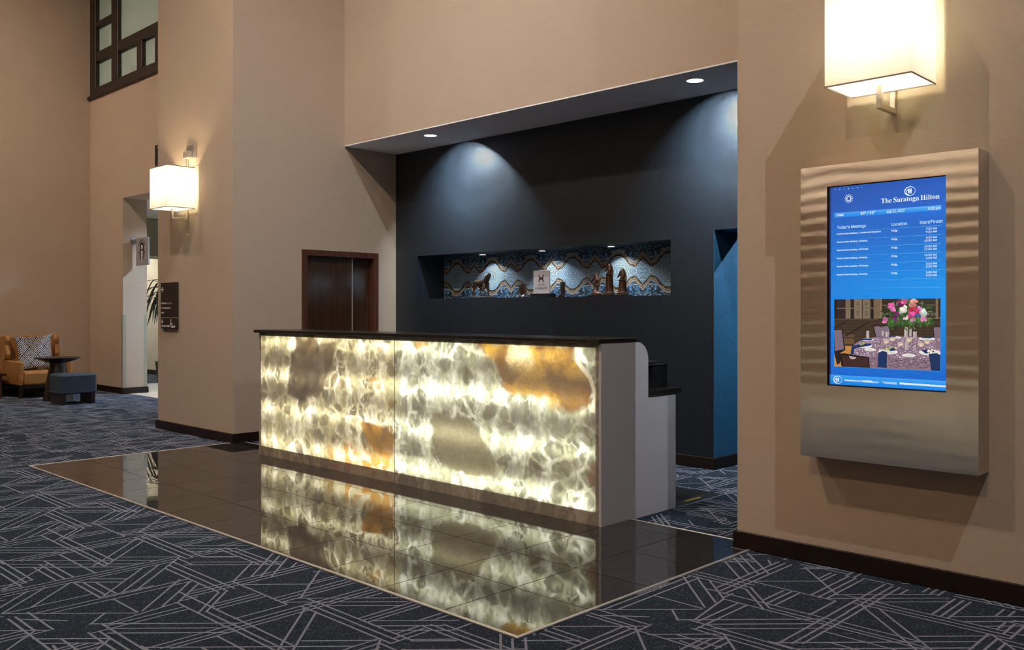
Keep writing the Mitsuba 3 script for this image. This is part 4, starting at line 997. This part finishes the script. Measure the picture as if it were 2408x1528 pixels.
# the chair in front of the table
pic([(0.045, 0.81), (0.10, 0.80), (0.35, 0.845), (0.355, 1), (0.08, 1)], (22, 16, 20), 14)
pic([(0.075, 0.83), (0.34, 0.865), (0.345, 1), (0.10, 1)], (62, 36, 34), 15)
pic([(0.15, 0.835), (0.225, 0.85), (0.215, 0.875), (0.19, 0.885), (0.165, 0.875)], (190, 170, 180), 16)
sv, sf, sc = np.vstack(scr_v), np.vstack(scr_f), np.vstack(scr_c) * SCREEN_GAIN
k = add('screen', trimesh.Trimesh(sv, sf, process=False), 'black_plastic', disp, color=sc, label='lit blue screen with a meeting list and a picture of a laid banquet table')
scene[k]['emitter'] = {'type': 'area', 'radiance': {'type': 'mesh_attribute', 'name': 'vertex_color'}, 'sampling_weight': 0.7}

# ------------------------------------------------------------------ niche: puck lights and ornaments
SHELF = NZ0 + 0.0045
for x, lab in ((-3.652, 'left puck light in the niche ceiling, above the bronze horse'), (-2.765, 'middle puck light in the niche ceiling, above the silver sign'), (-1.868, 'right puck light in the niche ceiling, above the horse head figures')):
    d = thing('puck_light', lab, 'puck light', 'puck lights in the niche ceiling')
    add('housing', cyl((x, 2.52, NZ1 - 0.008), (x, 2.52, NZ1 - 0.0005), 0.036, 0.038, 28), 'pale_lens', d)
    add('lens', cyl((x, 2.52, NZ1 - 0.010), (x, 2.52, NZ1 - 0.0082), 0.031, 0.031, 28), 'pale_lens', d, emitter=emit((0.92, 0.96, 1.0), 5.0, 0.4))
    scene['puck_spot_' + str(int(-x * 10))] = {'type': 'spot', 'to_world': aim((x, 2.52, NZ1 - 0.014), (x + 0.06, 2.545, NZ0)), 'intensity': rgb([v * NICHE_SPOT for v in (0.90, 0.96, 1.0)]), 'cutoff_angle': 58.0, 'beam_width': 26.0}

mat('bronze', (0.10, 0.072, 0.055), 0.27, metallic=0.75)
mat('carved_wood', (0.050, 0.022, 0.012), 0.24, specular=0.8)
mat('carved_mane', (0.09, 0.045, 0.028), 0.4, specular=0.6)
mat('black_stone', (0.008, 0.008, 0.009), 0.25)
mat('boot_leather', (0.032, 0.018, 0.012), 0.3)
mat('silver_cap', (0.60, 0.58, 0.58), 0.3, metallic=0.9)
mat('silver_plate', (0.64, 0.65, 0.76), 0.5, metallic=0.2)
mat('black_ink', (0.012, 0.012, 0.016), 0.5)

h = thing('horse_statue', 'bronze standing horse with a raised foreleg at the left of the niche', 'figurine')


def hp(u, v, y=2.50):
    return (-3.802 + (u - 495) * 0.000812, y, SHELF + 0.008 + (910 - v) * 0.000561)


body = [((hp(590, 620), .040), (hp(670, 628), .036)), ((hp(670, 628), .036), (hp(755, 610), .040)),
        ((hp(755, 610), .038), (hp(798, 545), .029)), ((hp(798, 545), .029), (hp(820, 465), .018)),
        ((hp(822, 462), .017), (hp(828, 500, 2.455), .0135)), ((hp(828, 500, 2.455), .0135), (hp(834, 552, 2.425), .009)),
        ((hp(806, 440, 2.49), .005), (hp(800, 415, 2.488), .002)), ((hp(838, 440, 2.49), .005), (hp(846, 415, 2.488), .002)),
        # hind legs: thigh, hock behind, shank
        ((hp(580, 640, 2.485), .028), (hp(590, 720, 2.48), .015)), ((hp(590, 720, 2.48), .015), (hp(560, 775, 2.48), .010)), ((hp(560, 775, 2.48), .010), (hp(562, 868, 2.48), .007)), ((hp(562, 868, 2.48), .007), (hp(580, 890, 2.48), .009)),
        ((hp(605, 640, 2.52), .028), (hp(655, 720, 2.52), .016)), ((hp(655, 720, 2.52), .016), (hp(650, 775, 2.52), .011)), ((hp(650, 775, 2.52), .011), (hp(700, 865, 2.52), .008)), ((hp(700, 865, 2.52), .008), (hp(722, 888, 2.52), .009)),
        # standing foreleg and raised foreleg
        ((hp(775, 640, 2.515), .026), (hp(795, 740, 2.515), .013)), ((hp(795, 740, 2.515), .013), (hp(798, 868, 2.515), .008)), ((hp(798, 868, 2.515), .008), (hp(815, 890, 2.515), .010)),
        ((hp(745, 640, 2.482), .024), (hp(790, 715, 2.475), .012)), ((hp(790, 715, 2.475), .012), (hp(735, 765, 2.475), .008)), ((hp(735, 765, 2.475), .008), (hp(745, 785, 2.475), .009)),
        ((hp(548, 595), .014), (hp(535, 660), .012)), ((hp(535, 660), .012), (hp(540, 800), .006))]
add('body', limbs(body, 0.0045, 5, 10), 'bronze', h, smooth=True)
add('mane', limbs([((hp(838, 455, 2.515), .008), (hp(815, 520, 2.525), .009)), ((hp(815, 520, 2.525), .009), (hp(785, 575, 2.52), .008))], 0.004, 3, 8), 'bronze', h, smooth=True)
rk = trimesh.creation.icosphere(3, 1.0)
from meshkit import fbm as nfbm
rk.vertices *= (0.75 + 0.5 * nfbm(rk.vertices * 2.2, 3, 5))[:, None]
rk.apply_scale([0.155, 0.048, 0.011])
rk.apply_translation([-3.637, 2.50, SHELF + 0.012])
add('rocky_ground', rk, 'silver_cap', h, smooth=50)
add('base', cbox(-3.80, -3.475, 2.445, 2.555, SHELF - 0.0005, SHELF + 0.010, 0.002), 'black_stone', h)


def boot(x, y, ang, hgt, label, toe_mat):
    b = thing('boot_figurine', label, 'figurine', 'boot figurines beside the silver sign')
    ca, sa = math.cos(ang), math.sin(ang)

    def q(f, z, s=0.0):
        return (x + f * ca - s * sa, y + f * sa + s * ca, SHELF + z)
    add('shaft', limbs([((q(0, .035), .021), (q(0.002, .075), .023)), ((q(0.002, .075), .023), (q(0, hgt - .022), .025)), ((q(0, .035), .021), (q(.012, .022), .018))], 0.005, 3, 12), 'boot_leather', b, smooth=True)
    add('foot', limbs([((q(.008, .020), .017), (q(.045, .013), .0125)), ((q(.008, .020), .017), (q(-.010, .016), .014))], 0.004, 3, 12), toe_mat, b, smooth=True)
    add('heel', cyl(q(-.010, -0.0005), q(-.010, .014), 0.011, 0.013), 'black_stone', b)
    rim = lathe([(0.021, 0), (0.027, 0), (0.027, 0.010), (0.021, 0.010), (0.021, 0)], q(0, hgt - 0.012), 24)
    add('cuff', rim, 'boot_leather', b, smooth=40)
    add('pull_strap', cyl(q(0.0, hgt - 0.004, .018), q(0.0, hgt + 0.012, .014), 0.0035), 'boot_leather', b)


boot(-3.030, 2.49, -math.pi / 2 - 0.2, 0.140, 'brown riding boot figurine with a pale toe, left of the pair beside the silver sign', 'silver_cap')
boot(-2.965, 2.47, -math.pi / 2 + 0.1, 0.145, 'brown riding boot figurine with a pale toe, nearest the left edge of the silver sign', 'silver_cap')
boot(-2.445, 2.475, math.pi + 0.25, 0.150, 'dark riding boot figurine pointing left, at the right of the silver sign', 'boot_leather')

sg = thing('award_sign', 'silver acrylic sign on a black base standing in the middle of the niche', 'sign')
add('base', cbox(-2.852, -2.568, 2.43, 2.51, SHELF - 0.0005, SHELF + 0.040, 0.003), 'black_stone', sg)
add('plate', cbox(-2.822, -2.600, 2.448, 2.458, SHELF + 0.039, SHELF + 0.275, 0.002), 'silver_plate', sg)
zl, cxl = SHELF + 0.194, -2.713
mark = sbox(cxl - .036, zl - .040, cxl + .036, zl + .040).difference(affinity.scale(Point(cxl, zl + .046).buffer(1, 24), .026, .036)).difference(affinity.scale(Point(cxl, zl - .046).buffer(1, 24), .026, .036)) \
    .difference(Polygon([(cxl - .037, zl + .03), (cxl - .024, zl), (cxl - .037, zl - .03)])).difference(Polygon([(cxl + .037, zl + .03), (cxl + .024, zl), (cxl + .037, zl - .03)]))
mat('copper_ink', (0.10, 0.060, 0.045), 0.35, metallic=0.6)
add('emblem', prism(mark, 'y', 2.4465, 2.4482), 'copper_ink', sg)
add('lettering', [lettering('HILTON', -2.757, 2.4482, SHELF + 0.118, 0.016, width=0.088), lettering('HHONORS', -2.797, 2.4482, SHELF + 0.082, 0.023, width=0.168)], 'black_ink', sg)


def knight(cx, cy, col_h, total, label, round_base):
    k = thing('horse_head_figure', label, 'figurine', 'carved horse head figures in the niche')
    add('plinth', cbox(cx - .068, cx + .068, cy - .06, cy + .06, SHELF - 0.0005, SHELF + .012, .002), 'black_stone', k)
    z = SHELF + 0.0115
    if round_base:
        prof = [(0, 0), (.052, 0), (.056, .008), (.054, .022), (.046, .030), (.040, .034), (.036, .046), (.028, .066), (.024, col_h - .022), (.033, col_h - .014), (.036, col_h - .006), (.030, col_h), (0, col_h)]
    else:
        prof = [(0, 0), (.052, 0), (.056, .008), (.054, .022), (.044, .028), (.041, .040), (.044, .046), (.043, .056), (.036, .060), (.030, col_h - .020), (.037, col_h - .014), (.039, col_h - .005), (.033, col_h), (0, col_h)]
    add('pedestal', lathe(prof, (cx, cy, z), 40), 'carved_wood', k, smooth=35)
    if not round_base:
        fl = []
        for i in range(14):
            a = i * math.tau / 14
            fl.append(cyl((cx + .0375 * math.cos(a), cy + .0375 * math.sin(a), z + .062), (cx + .031 * math.cos(a), cy + .031 * math.sin(a), z + col_h - .022), .0032, seg=6))
        add('flutes', fl, 'carved_wood', k, smooth=40)
    s = (total - 0.012 - col_h) / 0.112
    z += col_h

    def q(x, zz, y=0.0):
        return (cx + x * s, cy + y * s - 0.10 * x * s, z + zz * s)
    hd = [((q(.002, .0), .033 * s), (q(.016, .040), .028 * s)), ((q(.016, .040), .028 * s), (q(.006, .080), .021 * s)), ((q(.006, .080), .020 * s), (q(-.018, .072), .019 * s)),
          ((q(-.018, .072), .018 * s), (q(-.056, .036), .0105 * s)), ((q(-.056, .036), .0105 * s), (q(-.064, .027), .0095 * s)), ((q(-.010, .056), .018 * s), (q(-.034, .042), .011 * s))]
    for sy in (-1, 1):
        hd.append(((q(.0, .090, .011 * sy), .005 * s), (q(-.008, .112, .013 * sy), .0018 * s)))
    add('head', limbs(hd, 0.0035, 5, 12), 'carved_wood', k, smooth=True)
    mane = []
    for i in range(11):
        t_ = i / 10
        x_ = .006 + .036 * math.sin(min(1, t_ * 1.05) * math.pi * 0.62)
        z_ = .100 - .098 * t_
        mane.append(((q(x_ - .008, z_ - .008), .010 * s), (q(x_ + .014, z_ + .008 - .014 * t_), .0032 * s)))
    add('mane', limbs(mane, 0.003, 2, 8), 'carved_mane', k, smooth=50)
    for sy in (-1, 1):
        e = trimesh.creation.icosphere(2, .0038 * s)
        e.apply_translation(q(-.018, .068, .0165 * sy))
        add('eye', e, 'black_stone', k, smooth=True)


knight(-2.005, 2.465, 0.112, 0.228, 'carved horse head on a round baluster base, shortest of the three', True)
knight(-1.838, 2.455, 0.205, 0.322, 'carved horse head on a tall fluted column, the tallest of the three', False)
knight(-1.682, 2.455, 0.150, 0.265, 'carved horse head on a short fluted column, the rightmost of the three', False)

# ------------------------------------------------------------------ lounge corner
mat('tan_leather', proc(lambda p, n, uv: mix((0.30, 0.135, 0.034), (0.40, 0.19, 0.052), fbm(p.x * 9.0, p.y * 9.0, p.z * 9.0, 3))), 0.38, specular=0.5)
mat('blue_leather', (0.034, 0.056, 0.082), 0.36, specular=0.5)
mat('table_wood', (0.020, 0.014, 0.012), 0.3, specular=0.5)
mat('chair_leg', (0.016, 0.010, 0.008), 0.4)
ac = thing('wing_chair', 'tan leather wing chair against the left wall with a patterned cushion', 'armchair')
CY0, CY1, CXB, CXF = 0.205, 0.995, -12.38, -11.37
add('seat', rbox(CXB + .06, CXF + .006, CY0 + .0715, CY1 - .0715, .198, .398, .034, 20), 'tan_leather', ac, smooth=40)
back = rbox(-0.075, 0.075, CY0 + .05, CY1 - .05, 0, .66, .045, 16)
back.apply_transform(trimesh.transformations.rotation_matrix(-0.13, [0, 1, 0]))
back.apply_translation([-12.135, 0, .29])
add('backrest', back, 'tan_leather', ac, smooth=40)
for y0, y1, in ((CY0, CY0 + .07), (CY1 - .07, CY1)):
    add('arm', rbox(-12.15, CXF, y0, y1, .195, .565, .026, 14), 'tan_leather', ac, smooth=40)
    wing = Polygon([(-12.36, .22), (-12.10, .22), (-12.08, .53), (-11.985, .60), (-11.965, .66), (-11.995, .74), (-12.01, .80), (-11.985, .87), (-11.99, .925), (-12.04, .955), (-12.14, .957), (-12.24, .95), (-12.36, .93)])
    core = orient(wing.buffer(-.045, 12).buffer(.022, 12))
    ex = m3.CrossSection([np.array(core.exterior.coords)[:-1]], m3.FillRule.NonZero).extrude(.036).rotate([90, 0, 0])
    w3 = tm(ex.minkowski_sum(m3.Manifold.sphere(.022, 12)))
    w3.apply_translation([0, (y0 + y1) / 2 + .018, 0])
    add('wing', w3, 'tan_leather', ac, smooth=50)
add('apron', cbox(CXB + .1, CXF - .02, CY0 + .03, CY1 - .03, .15, .205, .004), 'chair_leg', ac)
for x0 in (CXF - .075, CXB + .03):
    for y0 in (CY0 + .012, CY1 - .066):
        m = tm(m3.Manifold.batch_hull([mbox(x0, x0 + .054, y0, y0 + .054, .17, .20), mbox(x0 + .009, x0 + .045, y0 + .009, y0 + .045, 0.0005, .004)]))
        add('leg', m, 'chair_leg', ac)

# cushion with concentric diamonds
n_ = 40
g = np.linspace(-1, 1, n_)
uu, vv = np.meshgrid(g, g, indexing='ij')
pin = 1 - 0.13 * (1 - np.abs(uu) ** 2.2) * np.abs(vv) ** 3, 1 - 0.13 * (1 - np.abs(vv) ** 2.2) * np.abs(uu) ** 3
px, pz = uu * pin[1], vv * pin[0]
th = 0.26 * np.clip((1 - uu ** 4) * (1 - vv ** 4), 0, 1) ** 0.62
cv, cf, cuv = [], [], []
for s_ in (1, -1):
    o = len(cv) * n_ * n_
    cv.append(np.stack([px, s_ * th * 0.9, pz], -1).reshape(-1, 3))
    cuv.append(np.stack([(px + 1) / 2, (pz + 1) / 2], -1).reshape(-1, 2))
    i, j = np.meshgrid(np.arange(n_ - 1), np.arange(n_ - 1), indexing='ij')
    a = (i * n_ + j).ravel() + o
    q = np.stack([a, a + n_, a + n_ + 1, a + 1], 1)
    cf.append(q if s_ < 0 else q[:, ::-1])
cv, cf, cuv = np.vstack(cv) * 0.285, np.vstack(cf), np.vstack(cuv)
cm = trimesh.Trimesh(cv, np.vstack([cf[:, [0, 1, 2]], cf[:, [0, 2, 3]]]), process=False)
# local x across the chair, z up, y = thickness; lean it on the backrest, facing +x
M = trimesh.transformations.concatenate_matrices(trimesh.transformations.translation_matrix([-11.90, .600, .682]), trimesh.transformations.rotation_matrix(-0.20, [0, 1, 0]),
                                                 trimesh.transformations.rotation_matrix(math.pi / 2, [0, 0, 1]), trimesh.transformations.rotation_matrix(-0.04, [0, 1, 0]))
cm.apply_transform(M)


def diamonds(p, n, uv):
    x, y = uv.x * 2.55 + 0.15, uv.y * 2.15 + 0.12
    row = dr.floor(y * 2.0)
    a = dr.abs(x - dr.round(x))
    b = dr.abs(y - dr.round(y))
    d1 = a + b
    a2 = dr.abs(x - 0.5 - dr.round(x - 0.5))
    b2 = dr.abs(y - 0.5 - dr.round(y - 0.5))
    d = dr.minimum(d1, a2 + b2)
    band = d * 2.0 * 4.6
    f = dr.abs(band - dr.round(band))
    black = smoothstep(0.20, 0.26, f)
    return mix((0.70, 0.68, 0.70), (0.010, 0.010, 0.014), black)


mat('diamond_cloth', proc(diamonds), 0.85, specular=0.15)
single('throw_cushion', cm, 'diamond_cloth', 'black and white cushion with concentric diamonds on the tan wing chair', 'cushion', smooth=True, uv=cuv)

tb = thing('side_table', 'round dark side table with a conical foot in front of the tan wing chair', 'side table')
TX, TY = -10.83, 0.575
add('top', lathe([(0, .560), (.120, .560), (.19, .578), (.315, .632), (.318, .640), (.312, .644), (.25, .640), (0, .640)], (TX, TY, 0), 56), 'table_wood', tb, smooth=30)
add('base', lathe([(0, .0005), (.208, .0005), (.205, .02), (.162, .27), (.120, .50), (.116, .561), (0, .561)], (TX, TY, 0), 48), 'table_wood', tb, smooth=30)
ot = thing('ottoman', 'slate blue leather ottoman on dark block legs in front of the round side table', 'ottoman')
OX0, OX1, OY0, OY1 = -10.385, -9.925, 0.300, 0.802
add('cushion', rbox(OX0, OX1, OY0, OY1, .150, .432, .030, 16), 'blue_leather', ot, smooth=40)
pp = []
for z in (.176, .404):
    for (a, b) in (((OX0 + .014, OY0), (OX1 - .014, OY0)), ((OX1, OY0 + .014), (OX1, OY1 - .014)), ((OX1 - .014, OY1), (OX0 + .014, OY1)), ((OX0, OY1 - .014), (OX0, OY0 + .014))):
        pp.append(cyl((*a, z), (*b, z), .0035, seg=8))
add('piping', pp, 'blue_leather', ot, smooth=40)
for y0, y1 in ((OY0 + .018, OY0 + .075), (OY1 - .075, OY1 - .018)):
    add('leg', cbox(OX0 + .02, OX1 - .02, y0, y1, .0005, .153, .004), 'chair_leg', ot)
et = thing('end_table', 'dark red wooden end table at the left edge beside the tan wing chair', 'end table')
mat('end_wood', proc(red_wood), 0.4)
add('body', cbox(-12.32, -11.862, -.52, .118, .0005, .335, .004), 'end_wood', et)
add('top', cbox(-12.40, -11.80, -.58, .165, .334, .368, .005), 'brown_wood', et)

# ------------------------------------------------------------------ signs, grille, guards
ds = thing('directory_sign', 'narrow dark brown directory sign with arrows and lettering on the front of the pier', 'sign')
DX0, DX1, DZ0, DZ1 = -6.44, -6.053, 1.142, 1.655
DSP = 1.262
mat('sign_brown', (0.018, 0.012, 0.010), 0.5)
mat('sign_white', (0.72, 0.69, 0.66), 0.6)
add('upper_panel', cbox(DX0, DX1, YF - 0.028, YF, DSP + .003, DZ1, .002), 'sign_brown', ds)
add('lower_panel', cbox(DX0, DX1, YF - 0.028, YF, DZ0, DSP - .003, .002), 'sign_brown', ds)
mat('sign_strip', (0.35, 0.30, 0.27), 0.4)
add('divider', box(DX0, DX1, YF - 0.026, YF, DSP - .003, DSP + .003), 'sign_strip', ds)
yt = YF - 0.028


def arrow(x, z, s):
    shaft = LineString([(x + s * .1, z), (x + s * 1.15, z)]).buffer(s * .10, cap_style=2)
    head = LineString([(x + s * .62, z + s * .52), (x + s * .08, z), (x + s * .62, z - s * .52)]).buffer(s * .10, cap_style=2, join_style=2)
    return prism(unary_union([shaft, head]), 'y', yt - .0012, yt)


SWD = DX1 - DX0
add('lettering', [arrow(DX0 + .02, 1.578, .048), lettering('BROADWAY 1, 2, 3, 4', DX0 + .018, yt, 1.415, .016, width=.255), lettering('THE BOARDROOM', DX0 + .018, yt, 1.362, .016, width=.225), lettering('PHILA', DX0 + .018, yt, 1.309, .016, width=.07),
                 lettering('1/2', DX0 + .006, yt, 1.264, .008, width=.035)][:4], 'sign_white', ds)
chairman = [prism(Point(0, 0).buffer(.009).__class__([(DX0 + .255 + .009 * math.cos(a), 1.238 + .009 * math.sin(a)) for a in np.linspace(0, 6.28, 14)]), 'y', yt - .0012, yt)]
ring = LineString([(DX0 + .263 + .024 * math.cos(a), 1.185 + .024 * math.sin(a)) for a in np.linspace(-4.4, 0.9, 22)]).buffer(.0042)
seatl = LineString([(DX0 + .255, 1.226), (DX0 + .257, 1.195), (DX0 + .280, 1.193), (DX0 + .292, 1.170)]).buffer(.0055)
ramp = Polygon([(DX0 + .255, 1.153), (DX0 + .355, 1.153), (DX0 + .355, 1.182)])
add('access_lettering', chairman + [prism(ring, 'y', yt - .0012, yt), prism(seatl, 'y', yt - .0012, yt), prism(ramp, 'y', yt - .0012, yt), arrow(DX0 + .022, 1.218, .044), lettering('ACCESS RAMP', DX0 + .018, yt, 1.158, .021, bold=True, width=.205)], 'sign_white', ds)

bs = thing('blade_sign', 'pale grey hanging sign with a round dark emblem at the hallway opening', 'sign')
mat('sign_grey', (0.30, 0.29, 0.31), 0.5)
mat('emblem_black', (0.014, 0.014, 0.018), 0.5)
GX0, GX1, GZ0, GZ1, GY = -11.03, -10.578, 2.068, 2.514, 1.85
add('panel', cbox(GX0, GX1, GY - .012, GY + .012, GZ0, GZ1, .003), 'sign_grey', bs)
mat('bracket_steel', (0.35, 0.36, 0.38), 0.4, metallic=0.7)
add('bracket', [cbox(X_OPEN, GX0 + .03, GY - .02, GY + .02, 2.44, 2.50, .003), cbox(X_OPEN, X_OPEN + .012, GY - .07, GY + .07, 2.41, 2.52, .003)], 'bracket_steel', bs)
gx, gz = (GX0 + GX1) / 2, (GZ0 + GZ1) / 2
ye = GY - .012


def eb(pts, layer=0):
    return prism(Polygon([(gx + x, gz + z) for x, z in pts]).buffer(0), 'y', ye - .001 - .0006 * layer, ye - .0006 * layer)


hair = affinity.translate(affinity.scale(Point(0, 0).buffer(1, 20), .078, .085), gx, gz + .070)
dark = [prism(hair, 'y', ye - .001, ye)]
for s_ in (-1, 1):
    for i in range(5):
        z_ = .01 - i * .030
        dark.append(eb([(s_ * (.045 - .002 * i), z_ + .012), (s_ * (.120 - .012 * i), z_ - .010), (s_ * (.112 - .012 * i), z_ - .026), (s_ * (.040 - .002 * i), z_ - .006)]))
for ch, a in zip('STARBUCKS COFFEE', np.linspace(2.75, 0.39, 16)):
    if ch == ' ':
        continue
    lm = text_mesh(ch, .024, .001, True)
    lm.apply_translation([-np.mean(lm.bounds[:, 0]), 0, 0])
    v = lm.vertices.copy()
    r_ = a - math.pi / 2
    x_, z_ = v[:, 0] * math.cos(r_) - v[:, 1] * math.sin(r_), v[:, 0] * math.sin(r_) + v[:, 1] * math.cos(r_)
    lm.vertices = np.c_[gx + .118 * math.cos(a) + x_, ye - v[:, 2], gz + .055 + .118 * math.sin(a) + z_]
    dark.append(lm)
add('emblem', dark, 'emblem_black', bs)
lt = [prism(affinity.translate(affinity.scale(Point(0, 0).buffer(1, 16), .030, .040), gx, gz + .070), 'y', ye - .002, ye - .001), eb([(-.026, .012), (.026, .012), (.020, -.06), (.010, -.16), (0, -.175), (-.010, -.16), (-.020, -.06)], 2)]
add('emblem_light', lt, 'sign_white', bs)

gr = thing('vent_grille', 'dark slatted air grille high on the wall behind the left sconce', 'vent grille')
mat('grille_dark', (0.05, 0.035, 0.025), 0.5)
add('frame', tm(mbox(-9.90, -9.30, YW - .014, YW, 3.53, 3.845) - mbox(-9.88, -9.32, YW - 1, YW + 1, 3.55, 3.825)), 'grille_dark', gr)
for z in np.arange(3.560, 3.82, 0.026):
    m = cbox(-9.885, -9.315, -.011, .003, -.006, .006, .001)
    m.apply_transform(trimesh.transformations.rotation_matrix(0.5, [1, 0, 0]))
    m.apply_translation([0, YW - .003, z])
    add('slat', m, 'grille_dark', gr)

mat('guard_plastic', (0.33, 0.30, 0.235), 0.6, specular=0.1)
for lab, px_, py_, sx_, sy_ in (('pale green plastic corner guard on the near corner of the hallway opening', X_OPEN, YW, -1, 1), ('pale green plastic corner guard on the far corner of the hallway opening', X_OPEN, YW + .39, -1, -1)):
    cg = thing('corner_guard', lab, 'corner guard', 'corner guards at the hallway opening')
    y0, y1 = (py_ - .003, py_ + .052) if sy_ > 0 else (py_ - .052, py_ + .003)
    add('side_leg', box(px_, px_ + .003, y0, y1, H + .002, 1.275), 'guard_plastic', cg)
    yy = (py_ - .003, py_) if sy_ > 0 else (py_, py_ + .003)
    add('front_leg', box(px_ - .05, px_, *yy, H + .002, 1.275), 'guard_plastic', cg)

# ------------------------------------------------------------------ potted palm in the hallway
pl = thing('potted_palm', 'dark leafed palm with long drooping fronds in the hallway behind the pier', 'plant')
PX_, PY_ = -13.12, 3.30
mat('pot_glaze', (0.06, 0.05, 0.045), 0.35)
mat('soil', (0.03, 0.022, 0.016), 0.95)
mat('palm_stem', (0.06, 0.05, 0.03), 0.8)
mat('palm_leaf', (0.016, 0.026, 0.016), 0.5)
add('pot', lathe([(0, .0005), (.13, .0005), (.15, .02), (.19, .36), (.20, .38), (.18, .38), (.17, .34), (0, .34)], (PX_, PY_, 0), 40), 'pot_glaze', pl, smooth=35)
add('soil', lathe([(0, .33), (.172, .33), (.172, .345), (0, .345)], (PX_, PY_, 0), 32), 'soil', pl)
add('stem', limbs([((PX_, PY_, .33), .035), ((PX_ + .02, PY_, .8), .028)] and [(((PX_, PY_, .33), .035), ((PX_ + .02, PY_ + .01, .85), .028)), (((PX_ + .02, PY_ + .01, .85), .028), ((PX_, PY_, 1.72), .024))], 0.03, 2, 12), 'palm_stem', pl, smooth=True)
rp = random.Random(21)
for i in range(46):
    a = rp.uniform(0, math.tau)
    L, rise = rp.uniform(.55, .95), rp.uniform(.08, .42)
    z0 = rp.uniform(1.45, 1.75)
    n_s = 9
    pts, ws = [], []
    for j in range(n_s):
        s_ = j / (n_s - 1)
        r_ = L * (0.85 * s_ - 0.12 * s_ ** 2)
        pts.append(np.array([PX_ + r_ * math.cos(a), PY_ + min(r_ * math.sin(a), 0.48), z0 + rise * 4 * s_ * (1 - s_) * 0.55 + rise * .3 * s_ - L * 0.62 * s_ ** 2.3]))
        ws.append(.019 * math.sin(math.pi * min(1, .12 + .88 * s_)) ** 0.7 + .002)
    side = np.array([-math.sin(a), math.cos(a), 0])
    vv_, ff_ = [], []
    for j in range(n_s):
        vv_ += [pts[j] - side * ws[j], pts[j] + np.array([0, 0, -.006]), pts[j] + side * ws[j], pts[j] + np.array([0, 0, -.0085])]
    for j in range(n_s - 1):
        o = j * 4
        for k_ in range(4):
            k2 = (k_ + 1) % 4
            ff_ += [[o + k_, o + k2, o + 4 + k2], [o + k_, o + 4 + k2, o + 4 + k_]]
    add('frond', trimesh.Trimesh(vv_, ff_, process=False), 'palm_leaf', pl)
